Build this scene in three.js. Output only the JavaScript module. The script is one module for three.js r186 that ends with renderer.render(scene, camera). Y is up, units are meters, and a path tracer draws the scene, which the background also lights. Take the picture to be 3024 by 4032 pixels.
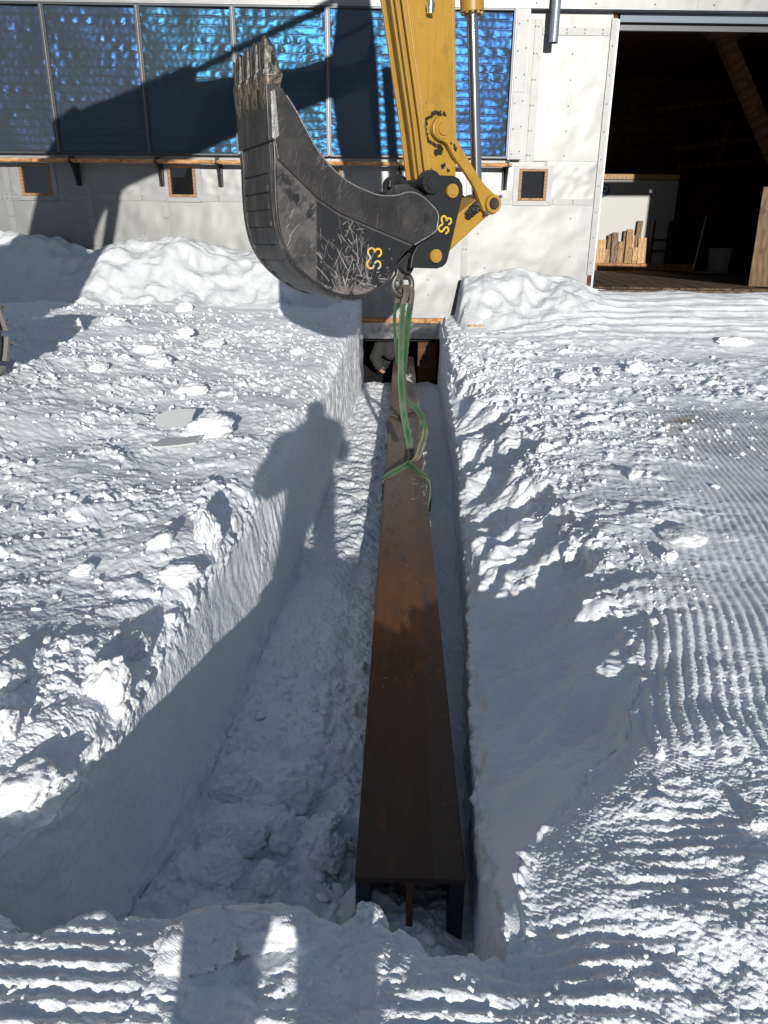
import * as THREE from 'three';
import { mergeGeometries, mergeVertices, toCreasedNormals } from 'three/addons/utils/BufferGeometryUtils.js';
import { RoundedBoxGeometry } from 'three/addons/geometries/RoundedBoxGeometry.js';
import { MarchingCubes } from 'three/addons/objects/MarchingCubes.js';
import { createNoise3D, createNoise2D } from 'simplex-noise';

// ---------------------------------------------------------------- camera, sky, sun, exposure
const scene = new THREE.Scene();
const DEG = Math.PI / 180;
const camera = new THREE.PerspectiveCamera(69.98, 0.75, 0.05, 400);
camera.position.set(0, 1.6, 0);
camera.rotation.set(-20.24 * DEG, 1.45 * DEG, 0.55 * DEG, 'YXZ');
scene.add(camera);
const renderer = new THREE.WebGLRenderer({ antialias: true });
renderer.setSize(768, 1024);
renderer.toneMapping = THREE.LinearToneMapping;
renderer.toneMappingExposure = 1.04;
renderer.shadowMap.enabled = true;

const SUN = new THREE.Vector3(0.1296, 0.2216, 0.9665).normalize();
{
  const W = 256, H = 128, d = new Float32Array(W * H * 4);
  const dir = new THREE.Vector3();
  for (let j = 0; j < H; j++) for (let i = 0; i < W; i++) {
    const el = ((j + 0.5) / H - 0.5) * Math.PI, az = ((i + 0.5) / W - 0.5) * 2 * Math.PI;
    dir.set(Math.cos(el) * Math.cos(az), Math.sin(el), Math.cos(el) * Math.sin(az));
    const t = Math.pow(Math.max(dir.y, 0), 0.45);
    let r = 0.32 + (0.066 - 0.32) * t, g = 0.37 + (0.115 - 0.37) * t, b = 0.435 + (0.200 - 0.435) * t;
    const c = Math.max(dir.dot(SUN), 0);
    const glow = 0.35 * Math.pow(c, 60) + 0.12 * Math.pow(c, 8);
    r += glow * 1.0; g += glow * 0.95; b += glow * 0.85;
    if (dir.y < 0) { const k = Math.min(1, -dir.y * 12); r += (0.26 - r) * k; g += (0.28 - g) * k; b += (0.32 - b) * k; }
    const o = (j * W + i) * 4; d[o] = r; d[o + 1] = g; d[o + 2] = b; d[o + 3] = 1;
  }
  const sky = new THREE.DataTexture(d, W, H, THREE.RGBAFormat, THREE.FloatType);
  sky.mapping = THREE.EquirectangularReflectionMapping; sky.magFilter = THREE.LinearFilter; sky.needsUpdate = true;
  scene.background = sky; scene.environment = sky;
  scene.backgroundIntensity = 1; scene.environmentIntensity = 1;
}
const sun = new THREE.DirectionalLight(new THREE.Color(1.0, 0.965, 0.90), 4.4);
sun.position.copy(SUN).multiplyScalar(40); sun.target.position.set(0, 0, -6);
sun.castShadow = true; sun.shadow.mapSize.set(4096, 4096);
Object.assign(sun.shadow.camera, { left: -16, right: 16, top: 16, bottom: -16, near: 1, far: 90 });
scene.add(sun, sun.target);

// ---------------------------------------------------------------- helpers
function mulberry(a) { return () => { a |= 0; a = a + 0x6D2B79F5 | 0; let t = Math.imul(a ^ a >>> 15, 1 | a); t = t + Math.imul(t ^ t >>> 7, 61 | t) ^ t; return ((t ^ t >>> 14) >>> 0) / 4294967296; }; }
const rnd = mulberry(7);
const n3 = createNoise3D(mulberry(11)), n2 = createNoise2D(mulberry(12));
const clamp = (x, a = 0, b = 1) => x < a ? a : x > b ? b : x;
const lerp = (a, b, t) => a + (b - a) * t;
const sst = (a, b, x) => { const t = clamp((x - a) / (b - a)); return t * t * (3 - 2 * t); };
const tab = (T) => (z) => { // table of [z, value], z falling
  if (z >= T[0][0]) return T[0][1];
  for (let i = 1; i < T.length; i++) if (z >= T[i][0]) { const a = T[i - 1], b = T[i]; let t = (z - a[0]) / (b[0] - a[0]); t = t * t * (3 - 2 * t) * 0.4 + t * 0.6; return lerp(a[1], b[1], t); }
  return T[T.length - 1][1];
};
const V = (x, y, z) => new THREE.Vector3(x, y, z);
const used = {};
function numbered(n) { const k = used[n] = (used[n] ?? -1) + 1; return k ? `${n}_${String(k).padStart(3, '0')}` : n; }
function tag(o, label, category, group, kind) { if (label) o.userData.label = label; if (category) o.userData.category = category; if (group) o.userData.group = group; if (kind) o.userData.kind = kind; return o; }
function shade(o) { o.traverse(m => { if (m.isMesh) { m.castShadow = true; m.receiveShadow = true; } }); return o; }
function M(name, geo, mat, parent = scene) { const m = new THREE.Mesh(geo, mat); m.name = parent === scene ? numbered(name) : name; m.castShadow = m.receiveShadow = true; parent.add(m); return m; }
function G(name, parent = scene) { const g = new THREE.Group(); g.name = parent === scene ? numbered(name) : name; parent.add(g); return g; }
function projUV(g) { // uv in metres by the main axis of every face
  g = g.index ? g.toNonIndexed() : g; if (!g.attributes.normal) g.computeVertexNormals();
  const p = g.attributes.position, n = p.count, uv = new Float32Array(n * 2), a = V(), b = V(), c = V();
  for (let i = 0; i < n; i += 3) {
    a.fromBufferAttribute(p, i); b.fromBufferAttribute(p, i + 1); c.fromBufferAttribute(p, i + 2);
    const nn = b.clone().sub(a).cross(c.clone().sub(a)); const X = Math.abs(nn.x), Y = Math.abs(nn.y), Z = Math.abs(nn.z);
    [a, b, c].forEach((q, k) => { const o = (i + k) * 2; if (Z >= X && Z >= Y) { uv[o] = q.x; uv[o + 1] = q.y; } else if (X >= Y) { uv[o] = q.z; uv[o + 1] = q.y; } else { uv[o] = q.x; uv[o + 1] = q.z; } });
  }
  g.setAttribute('uv', new THREE.BufferAttribute(uv, 2)); return g;
}
function merge(list) { return mergeGeometries(list.map(g => { g = g.index ? g.toNonIndexed() : g; for (const k of Object.keys(g.attributes)) if (!['position', 'normal', 'uv'].includes(k)) g.deleteAttribute(k); if (!g.attributes.uv) projUV(g); return g; })); }
function box(w, h, d, x = 0, y = 0, z = 0, r = 0.004) { const g = r > 0 && Math.min(w, h, d) > 2.2 * r ? new RoundedBoxGeometry(w, h, d, 1, r) : new THREE.BoxGeometry(w, h, d); g.translate(x, y, z); return projUV(g); }
function bx(x0, x1, y0, y1, z0, z1, r = 0.004) { return box(x1 - x0, y1 - y0, z1 - z0, (x0 + x1) / 2, (y0 + y1) / 2, (z0 + z1) / 2, r); }
function poly(pts, z0, z1, bev = 0.004, holes) { // outline in x,y swept from z0 to z1
  const s = new THREE.Shape(pts.map(p => new THREE.Vector2(p[0], p[1])));
  if (holes) for (const h of holes) s.holes.push(new THREE.Path(h.map(p => new THREE.Vector2(p[0], p[1]))));
  const g = new THREE.ExtrudeGeometry(s, { depth: z1 - z0 - 2 * bev, bevelEnabled: bev > 0, bevelSize: bev, bevelThickness: bev, bevelOffset: -bev, bevelSegments: 2, curveSegments: 12 });
  g.translate(0, 0, z0 + bev); return projUV(g);
}
function smooth(pts, n, closed = false) { const c = new THREE.CatmullRomCurve3(pts.map(p => V(p[0], p[1], p[2] || 0)), closed, 'centripetal'); return c.getSpacedPoints(n).map(p => [p.x, p.y, p.z]); }
function cyl(a, b, r, r2 = r, seg = 24, caps = true) { const d = b.clone().sub(a), L = d.length(); const g = new THREE.CylinderGeometry(r2, r, L, seg, 1, !caps); g.applyQuaternion(new THREE.Quaternion().setFromUnitVectors(V(0, 1, 0), d.normalize())); g.translate((a.x + b.x) / 2, (a.y + b.y) / 2, (a.z + b.z) / 2); return g; }
function fbm(x, y, z, o = 4) { let s = 0, a = 0.5; for (let i = 0; i < o; i++) { s += a * n3(x, y, z); x *= 2.03; y *= 2.03; z *= 2.03; a *= 0.5; } return s; }
function ribbon(path, width, side, thick, n = 60, wob = 0.0) { // a woven band along path; side: lateral direction at t
  const c = new THREE.CatmullRomCurve3(path, false, 'centripetal'); const P = c.getSpacedPoints(n), pos = [], uv = [], idx = []; let L = 0;
  for (let i = 0; i <= n; i++) {
    const t = i / n, T = c.getTangentAt(t); let S = side(t).clone(); S.addScaledVector(T, -S.dot(T)).normalize(); const N = T.clone().cross(S).normalize();
    const w = (typeof width === 'function' ? width(t) : width) / 2 * (1 + wob * n2(t * 40, 3)); if (i) L += P[i].distanceTo(P[i - 1]);
    [[-1, -1], [-.5, -.6], [0, -.5], [.5, -.6], [1, -1], [1, 1], [.5, .8], [0, .7], [-.5, .8], [-1, 1]].forEach(([a, b], k) => {
      const q = P[i].clone().addScaledVector(S, a * w).addScaledVector(N, b * thick / 2 + thick * 0.5 * wob * n2(t * 30 + k, a * 3)); pos.push(q.x, q.y, q.z); uv.push((a + 1) / 2, L);
    });
  }
  for (let i = 0; i < n; i++) for (let k = 0; k < 10; k++) { const a = i * 10 + k, b = i * 10 + (k + 1) % 10; idx.push(a, b, a + 10, b, b + 10, a + 10); }
  const g = new THREE.BufferGeometry(); g.setAttribute('position', new THREE.Float32BufferAttribute(pos, 3)); g.setAttribute('uv', new THREE.Float32BufferAttribute(uv, 2)); g.setIndex(idx); g.computeVertexNormals(); return g;
}
function canvas(w, h, fn) { const c = document.createElement('canvas'); c.width = w; c.height = h; fn(c.getContext('2d'), w, h); return c; }
function ctex(c, srgb = true, rx = 1, ry = 1) { const t = new THREE.CanvasTexture(c); if (srgb) t.colorSpace = THREE.SRGBColorSpace; t.wrapS = t.wrapT = THREE.RepeatWrapping; t.repeat.set(rx, ry); t.anisotropy = 8; return t; }
function dtex(n, fn, srgb, rx, ry, m = n) { const d = new Uint8Array(n * m * 4); for (let j = 0; j < m; j++) for (let i = 0; i < n; i++) { const c = fn(i / n, j / m), o = (j * n + i) * 4; d[o] = clamp(c[0], 0, 255); d[o + 1] = clamp(c[1], 0, 255); d[o + 2] = clamp(c[2], 0, 255); d[o + 3] = 255; } const t = new THREE.DataTexture(d, n, m); if (srgb) t.colorSpace = THREE.SRGBColorSpace; t.magFilter = THREE.LinearFilter; t.minFilter = THREE.LinearMipmapLinearFilter; t.generateMipmaps = true; t.wrapS = t.wrapT = THREE.RepeatWrapping; t.repeat.set(rx, ry); t.needsUpdate = true; return t; }
// noise that tiles over the unit square
function tnoise(u, v, f, seed = 0) { const a = u * 2 * Math.PI, b = v * 2 * Math.PI, k = f / (2 * Math.PI); return (n3(Math.cos(a) * k + seed, Math.sin(a) * k, Math.cos(b) * k) + n3(Math.sin(b) * k + seed, Math.cos(a) * k + 9, Math.sin(a) * k - 4) * 0.6) / 1.2; }
const lin = (r, g, b) => new THREE.Color().setRGB(r, g, b);
const std = (o) => new THREE.MeshStandardMaterial(o);

// ---------------------------------------------------------------- materials
const grain = dtex(512, (u, v) => { const x = 128 + 62 * tnoise(u, v, 28) + 48 * tnoise(u, v, 70, 5) + 40 * tnoise(u, v, 150, 8); return [x, x, x]; }, false, 2.6, 2.6);
const MAT = {};
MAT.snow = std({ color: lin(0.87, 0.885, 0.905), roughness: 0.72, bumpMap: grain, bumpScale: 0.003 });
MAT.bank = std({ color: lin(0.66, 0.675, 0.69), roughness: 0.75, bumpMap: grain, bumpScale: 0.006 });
MAT.crumb = std({ color: lin(0.87, 0.885, 0.905), roughness: 0.75 });
MAT.chunk = std({ color: lin(0.81, 0.82, 0.835), roughness: 0.7, bumpMap: grain, bumpScale: 0.003 });
MAT.ice = new THREE.MeshPhysicalMaterial({ color: lin(0.60, 0.62, 0.62), roughness: 0.35, transmission: 0.25, thickness: 0 });
{ // mill aluminium: handling scratches and dull patches
  const r = mulberry(31);
  const c = canvas(1024, 1024, (g, w, h) => {
    g.fillStyle = '#c3c1bd'; g.fillRect(0, 0, w, h);
    for (let i = 0; i < 260; i++) { const x = r() * w, y = r() * h, R = 30 + r() * 130, k = r() < 0.5; const gr = g.createRadialGradient(x, y, 0, x, y, R); gr.addColorStop(0, k ? 'rgba(214,211,204,0.16)' : 'rgba(158,156,154,0.15)'); gr.addColorStop(1, 'rgba(190,188,184,0)'); g.fillStyle = gr; g.fillRect(x - R, y - R, 2 * R, 2 * R); }
    for (let i = 0; i < 500; i++) { g.strokeStyle = r() < 0.6 ? `rgba(240,238,232,${0.12 + r() * 0.3})` : `rgba(120,116,110,${0.1 + r() * 0.25})`; g.lineWidth = 0.6 + r() * 1.1; const x = r() * w, y = r() * h, a = -0.95 + (r() - 0.5) * 1.6, L = 6 + r() * r() * 90; g.beginPath(); g.moveTo(x, y); g.quadraticCurveTo(x + Math.cos(a) * L * .5 + (r() - .5) * 8, y + Math.sin(a) * L * .5, x + Math.cos(a) * L, y + Math.sin(a) * L); g.stroke(); }
    for (let i = 0; i < 300; i++) { g.fillStyle = `rgba(${90 + r() * 40},${85 + r() * 35},${75 + r() * 30},${0.2 + r() * 0.35})`; g.beginPath(); g.ellipse(r() * w, r() * h, 0.6 + r() * 1.8, 0.8 + r() * 4, r() * 3, 0, 7); g.fill(); }
  });
  const waves = dtex(256, (u, v) => { const x = 128 + 90 * tnoise(u, v, 3) + 30 * tnoise(u, v, 9, 3); return [x, x, x]; }, false, 0.5, 0.5);
  MAT.alu = std({ map: ctex(c, true, 0.55, 0.55), color: lin(0.415, 0.425, 0.44), metalness: 0.6, roughness: 0.48, bumpMap: waves, bumpScale: 0.003 });
  MAT.alu2 = std({ map: ctex(c, true, 0.7, 0.7), color: lin(0.455, 0.465, 0.48), metalness: 0.5, roughness: 0.52 });
  MAT.aluDark = std({ map: MAT.alu.map, color: lin(0.5, 0.54, 0.6), metalness: 0.55, roughness: 0.4 });
  MAT.rivet = std({ color: lin(0.2, 0.2, 0.2), metalness: 0.6, roughness: 0.35 });
  MAT.foil = std({ color: lin(0.42, 0.43, 0.45), metalness: 1, roughness: 0.25 }); MAT.lintel = std({ color: lin(0.10, 0.12, 0.15), metalness: 0.4, roughness: 0.5 });
}
function woodTex(base, dark, seed, rx = 1, ry = 1, vertical = false) {
  return dtex(512, (u, v) => {
    const a = vertical ? v : u, b = vertical ? u : v; // grain runs along a
    const w = tnoise(a, b, 2.2, seed) * 0.3, ring = 0.5 + 0.5 * Math.sin(2 * Math.PI * (b * 9 + w * 2.1)), f = tnoise(a, (b * 8) % 1, 6, seed + 3) * 0.35 + tnoise((a * 1) % 1, (b * 22) % 1, 9, seed + 6) * 0.25;
    let k = clamp(ring * 0.55 + f + 0.2); const kn = Math.max(0, tnoise(a, b, 5, seed + 9) - 0.62) * 5; k = clamp(k * (1 - kn));
    return [0, 1, 2].map(i => 255 * lerp(dark[i], base[i], k));
  }, true, rx, ry);
}
MAT.wood = std({ map: woodTex([0.80, 0.62, 0.42], [0.56, 0.38, 0.22], 1, 1.4, 1.4), roughness: 0.75 });
MAT.woodV = std({ map: woodTex([0.72, 0.60, 0.44], [0.52, 0.40, 0.27], 2, 1.2, 1.2, true), roughness: 0.75 });
MAT.woodGrey = std({ map: woodTex([0.60, 0.52, 0.42], [0.36, 0.29, 0.22], 4, 1.2, 1.2, true), roughness: 0.85 });
MAT.woodPale = std({ map: woodTex([0.84, 0.72, 0.55], [0.66, 0.50, 0.34], 6, 1.2, 1.2, true), roughness: 0.75 });
MAT.frameWood = std({ map: woodTex([0.64, 0.50, 0.32], [0.44, 0.32, 0.19], 8, 2, 2), roughness: 0.6 });
MAT.plank = std({ map: woodTex([0.47, 0.39, 0.30], [0.27, 0.21, 0.16], 12, 0.5, 0.5, true), roughness: 0.85 });
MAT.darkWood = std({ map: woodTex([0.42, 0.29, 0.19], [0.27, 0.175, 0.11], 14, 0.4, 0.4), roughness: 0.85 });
MAT.beamWood = std({ map: woodTex([0.50, 0.36, 0.24], [0.32, 0.21, 0.13], 15, 0.6, 0.6), roughness: 0.8 });
MAT.ply = std({ map: woodTex([0.48, 0.39, 0.29], [0.34, 0.26, 0.19], 17, 0.8, 0.5, true), roughness: 0.8 });
MAT.black = std({ color: lin(0.012, 0.012, 0.013), roughness: 0.8 });
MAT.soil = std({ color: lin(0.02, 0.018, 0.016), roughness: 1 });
MAT.steelBlack = std({ color: lin(0.025, 0.026, 0.028), metalness: 0.3, roughness: 0.5 });
MAT.frameDark = std({ color: lin(0.05, 0.053, 0.058), metalness: 0.5, roughness: 0.4 });
MAT.paneDark = new THREE.MeshPhysicalMaterial({ color: lin(0.9, 0.92, 0.93), transmission: 1, thickness: 0, roughness: 0.02, ior: 1.5 });
MAT.white = std({ color: lin(0.42, 0.42, 0.40), roughness: 0.45 });

// ---------------------------------------------------------------- snow ground with the trench
const xLB = tab([[-1.3, -1.45], [-1.55, -1.32], [-1.72, -1.12], [-2.03, -1.02], [-2.4, -0.93], [-3, -0.89], [-4, -0.86], [-5, -0.81], [-6.7, -0.77], [-9, -0.76], [-13.4, -0.73]]);
const xLT = tab([[-1.3, -1.9], [-1.55, -1.62], [-1.70, -1.22], [-1.80, -1.09], [-2.4, -1.05], [-3.5, -1.02], [-4.4, -0.98], [-5.5, -0.90], [-7, -0.86], [-9, -0.82], [-11, -0.79], [-13.4, -0.75]]);
const yP = tab([[-2, 0], [-4, 0.07], [-6, 0.14], [-8, 0.22], [-10, 0.38], [-11, 0.52], [-12, 0.67], [-13.4, 0.76]]);
const xRB = tab([[-1.4, 0.27], [-2, 0.29], [-2.8, 0.33], [-4.5, 0.44], [-8, 0.56], [-13.4, 0.62]]);
const yRW = tab([[-1.42, -0.02], [-1.7, -0.16], [-2, -0.3], [-2.8, -0.52], [-4, -0.52], [-5, -0.46], [-6.5, -0.36], [-8, -0.26], [-9.2, -0.2], [-10, -0.05], [-11.2, 0.05], [-12.2, 0.2], [-13.4, 0.34]]);
const xRC = tab([[-1.4, 0.30], [-1.62, 0.36], [-1.98, 0.60], [-2.25, 0.88], [-3, 1.10], [-4.06, 1.12], [-4.9, 1.06], [-5.6, 0.98], [-6.3, 1.14], [-7.0, 1.12], [-7.7, 1.02], [-8.3, 0.84], [-9.2, 0.74], [-10, 0.68], [-13.4, 0.70]]);
const yRr = tab([[-2, 0], [-6, 0.03], [-8, 0.06], [-10, 0.15], [-11.5, 0.28], [-12.5, 0.38], [-13.4, 0.45]]);
const gS = tab([[0, 0.7], [-2.13, 1.25], [-3.18, 1.54], [-4.98, 1.91], [-7.88, 2.39], [-12, 3.0]]);
function plateauL(x, z) { return yP(z) + 0.28 * sst(-1.2, -4.5, x) * sst(-3, -7, z) * (1 - 0.8 * sst(-9.5, -12, z)); }
function plateauR(x, z) { return yRr(z) + 0.40 * sst(0.9, 3.0, x) * sst(-10.2, -13.3, z); }
const h2 = (i, j, k) => { let h = Math.imul(i, 374761393) + Math.imul(j, 668265263) + Math.imul(k, 2147483647 ^ 0x5bd1e995) | 0; h = Math.imul(h ^ h >>> 13, 1274126177); h ^= h >>> 16; return (h >>> 0) / 4294967296; };
function peb(x, y, s) { // lumps: 0 between, up to 1 on top of a lump
  const i = Math.floor(x), j = Math.floor(y); let m = 0;
  for (let a = -1; a <= 1; a++) for (let b = -1; b <= 1; b++) {
    const ci = i + a, cj = j + b, r0 = h2(ci, cj, s); if (r0 < 0.25) continue;
    const px = ci + 0.5 + (h2(ci, cj, s + 1) - 0.5) * 0.9, py = cj + 0.5 + (h2(ci, cj, s + 2) - 0.5) * 0.9, ang = r0 * 40, ca = Math.cos(ang), sa = Math.sin(ang);
    const dx = x - px, dy = y - py, ex = (dx * ca + dy * sa), ey = (-dx * sa + dy * ca) * (1 + 0.9 * h2(ci, cj, s + 3)), R = 0.35 + 0.4 * h2(ci, cj, s + 4);
    const q = (ex * ex + ey * ey) / (R * R); if (q < 1) { const hh = R * Math.pow(1 - q, 0.42) * 1.3; if (hh > m) m = hh; }
  }
  return m;
}
const cord = (t) => { const s = Math.sin(t * 2 * Math.PI); return s > 0 ? Math.pow(s, 0.55) : -Math.pow(-s, 1.2); };
const ridge = (x, y, z) => 1 - Math.abs(n3(x, y, z));
// displacement along the surface normal, zone: 0 left plateau, 1 left wall, 2 floor, 3 right wall, 4 slope, 5 right plateau
function relief(p, zone, d) {
  const x = p.x, y = p.y, z = p.z; let h = 0;
  if (zone === 0 || zone === 5) {
    const far = sst(-10.4, -11.6, z), fg = sst(-1.55, -1.25, z);
    const big = n2(x * 0.7, z * 0.7 + (zone ? 30 : 0));
    let rub, str = 0, calm = 0;
    const wx = x + 0.03 * n2(x * 9, z * 9), wz = z + 0.03 * n2(x * 9 + 7, z * 9 - 3);
    if (zone === 0) {
      rub = (0.45 + 0.55 * sst(-0.5, 0.5, n2(x * 0.9 + 3, z * 0.9))) * (1 - 0.75 * far) * (1 - fg);
      h += 0.035 * big + 0.02 * fbm(x * 1.7, 1, z * 1.7, 3);
    } else {
      const edge = 1 - sst(0.35, 1.3, x - (gS(z) - 0.65)); // rubble beside the slope, groomed cords further right
      const band = Math.exp(-(((z + 8.8 + 0.3 * n2(x, 5)) / 1.0) ** 2)) + 0.8 * Math.exp(-(((z + 6.4) / 0.7) ** 2)) * (1 - sst(1.6, 2.9, x));
      const rough = clamp(0.6 * edge * sst(-2.6, -4.0, z) + band + 0.4 * sst(-7, -8, z) + 0.2 * sst(0.45, 0.8, n2(x * 0.8 + 9, z * 0.8)));
      rub = rough * (1 - fg) * (1 - 0.5 * far);
      const cm = clamp(1 - rough * 1.25) * sst(-1.95, -2.2, z - 0.4 * (x - 1)) * (1 - sst(-7.2, -8.6, z)) * (0.75 + 0.25 * n2(x * 1.3, z * 1.3));
      const c = (x - gS(z)) * (1 - 0.02 * (z + 2)) + 0.003 * n2(x * 0.8, z * 0.8); h -= cm * 0.5 * 0.012 * fbm(x * 1.7, 4, z * 1.7, 3);
      str += cm * (1 + 0.5 * sst(-4, -7, z)) * 0.0086 * cord(c / 0.052) * (0.9 + 0.25 * n2(x * 9, z * 9));
      h += (0.022 - 0.010 * cm) * big + 0.012 * fbm(x * 1.7, 4, z * 1.7, 3); calm = cm;
      // sweeping scrape marks in front of the door
      h += far * 0.012 * Math.sin(z * 22 + x * 0.7 + 2 * n2(x * 0.3, z)) + 0.01 * far * n2(x * 1.2, z * 14);
    }
    const nearRows = sst(-2.35, -1.75, z + (zone ? -0.25 * sst(0.5, 1.5, x) : -0.9));
    const m = fg + (zone === 5 ? nearRows * (1 - fg) * sst(0.28, 0.6, x - xRC(z) + 0.1) : 0); const thr = 0.62 + (-1.2 - z) * 0.7, patch = 1 - 0.92 * sst(thr - 0.1, thr + 0.14, x + 0.12 * n2(x * 2.4, z * 3));
    if (m > 0) { // grouser marks running across, near the camera
      const keep = sst(-0.35, 0.3, n2(x * 1.4 + 20, z * 2.0 + 4) + 0.45 - 0.9 * Math.exp(-(((x + 0.2) / 0.35) ** 2)) - 0.6 * sst(0.95, 1.35, x));
      const c = z + 0.007 * n2(x * 2.2, z * 2) + 0.05 * x;
      str += m * keep * patch * 0.007 * (Math.sin(c * 2 * Math.PI / 0.047) * (0.9 + 0.3 * n2(x * 6, z * 12)));
      h += m * (0.016 * fbm(x * 3, 2, z * 3, 3) + (1 - keep * patch) * 0.016 * peb(wx / 0.15, wz / 0.15, 91) + 0.007 * peb(wx / 0.04, wz / 0.04, 55) * (1 - 0.4 * keep));
    }
    h += str; if (zone === 5) { const soft = sst(-3.0, -2.1, z) * sst(0.2, 0.5, x - xRC(z) + 0.15); h += soft * (0.022 * n2(x * 1.9 + 70, z * 1.9) + 0.013 * fbm(x * 5, 9, z * 5, 4) + 0.016 * sst(0, .5, n2(x * 2.6 + 11, z * 2.6)) * peb(wx / 0.09, wz / 0.09, 57)); }
    const k = rub * (0.55 + 0.6 * sst(-0.4, 0.5, n2(x * 2.1, z * 2.1 + 40)));
    const fz = 0.8 + 1.0 * sst(-3.5, -8, z); const q1 = sst(-0.15, 0.5, n2(x * 1.1 + 18, z * 1.1 + 5)); h += k * (0.045 * peb(wx / 0.26, wz / 0.26, 3) * sst(0.1, 0.6, n2(x * 1.3 + 8, z * 1.3)) + fz * (0.010 + 0.013 * q1) * peb(wx / 0.105, wz / 0.105, 13) + fz * (0.006 + 0.009 * q1) * peb(wx / 0.055, wz / 0.055, 23) + 0.007 * peb(wx / 0.03, wz / 0.03, 33));
    h += (0.25 + 0.75 * rub) * (1 - 0.7 * calm) * 0.008 * fbm(x * 16, 3, z * 16, 3);
    if (d < 4.5) h += 0.0035 * n3(x * 70, y * 70, z * 70) * (1 - sst(3, 4.5, d));
    // tyre and track ruts
    if (zone === 0) h -= 0.02 * far * Math.exp(-(((z + 11.55) / 0.12) ** 2));
  } else if (zone === 1) {
    h = 0.017 * fbm(x, y * 0.9, z * 1.6, 3) + 0.013 * n3(x * 3, y * 2.5, z * 15) * sst(-3.5, -6, z) + 0.007 * n3(x, y * 5, z * 34) * sst(-4, -7, z) + 0.0045 * fbm(x * 9, y * 9, z * 9, 3);
    const pat = sst(0.1, 0.6, n3(3, y * 2, z * 1.1)); h += 0.010 * pat * (peb((z + y * .2) / 0.11, y / 0.11, 61) - 0.4) + 0.006 * pat * peb(z / 0.035, y / 0.05, 62);
    h += 0.015 * peb(z / 0.07, y / 0.06, 63) * sst(-0.18, -0.02, y - yP(z)) + 0.02 * peb(z / 0.12, y / 0.1, 64) * sst(-0.6, -0.78, y) + 0.0025 * n3(x * 60, y * 40, z * 60);
  } else if (zone === 2) {
    const near = sst(-4.2, -2.7, z);
    const wx = x + 0.03 * n2(x * 11, z * 11), wz = z + 0.03 * n2(x * 11 + 7, z * 11 - 3);
    h = 0.035 * fbm(x * 2.2, 0, z * 1.6, 3) + 0.028 * (1 - near) * peb(wx / 0.19, wz / 0.15, 71) * (0.3 + 0.7 * sst(-5, -7, z)) + (0.012 + 0.006 * near) * peb(wx / 0.08, wz / 0.08, 72) + 0.010 * peb(wx / 0.035, wz / 0.035, 73) + near * 0.04 * peb(wx / 0.2, wz / 0.2, 74) + 0.006 * fbm(x * 20, 1, z * 20, 3);
    const e = Math.min(x - xLB(z), 99); h += 0.05 * Math.exp(-e / 0.07) * (0.5 + peb(z / 0.12, 0.5, 75));
    h += 0.05 * near * sst(0.0, 0.5, n2(x * 2.4, z * 2.4)) + 0.07 * Math.exp(-(((z + 1.95) / 0.2) ** 2)) * sst(-0.3, -0.1, x);
    h -= 0.012 * Math.exp(-(((x + 0.42 + 0.02 * z) / 0.05) ** 2)) * (1 - near);
  } else if (zone === 3) {
    h = 0.02 * fbm(x, y * 2, z * 1.6, 3) + 0.006 * n3(x * 3, y * 3, z * 24) + 0.005 * fbm(x * 12, y * 12, z * 12, 2);
  } else {
    const s = sst(-6.4, -5.6, z);
    h = 0.10 * n3(x * 0.9, y * 1.2, z * 1.1 + 3) + 0.05 * (ridge(x * 1.4 + z * 0.8, y * 2, z * 1.6) - 0.6) + 0.085 * fbm(x * 2.4 + z * 1.2, y * 2, z * 2.6, 4) + 0.014 * n3((x + z * 0.6) * 4, y * 4, (z - x * 0.5) * 17) * (0.4 + 0.6 * (1 - s)) + 0.012 * fbm(x * 13, y * 15, z * 15, 3);
    const top = sst(-0.2, 0.02, y); h += top * (0.045 * peb(x / 0.17, z / 0.17, 81) + 0.02 * peb(x / 0.07, z / 0.07, 82));
    h += 0.05 * sst(0.25, 0.7, n3(x * 1.7, 7, z * 1.3)) * ridge(x * 3, y * 3, z * 2) + 0.003 * n3(x * 50, y * 50, z * 50); h *= sst(0.1, 0.75, xRC(z) - xRB(z));
  }
  return h;
}
let SURF;
function surfY(x, z) { const { rows, R, C, Q } = SURF; let a = 0, b = R - 1; while (b - a > 1) { const m = (a + b) >> 1; if (rows[m] > z) a = m; else b = m; } let i = 0, j = C - 1; while (j - i > 1) { const m = (i + j) >> 1; if (Q[(a * C + m) * 3] < x) i = m; else j = m; } return Q[(a * C + i) * 3 + 1]; }
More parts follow.
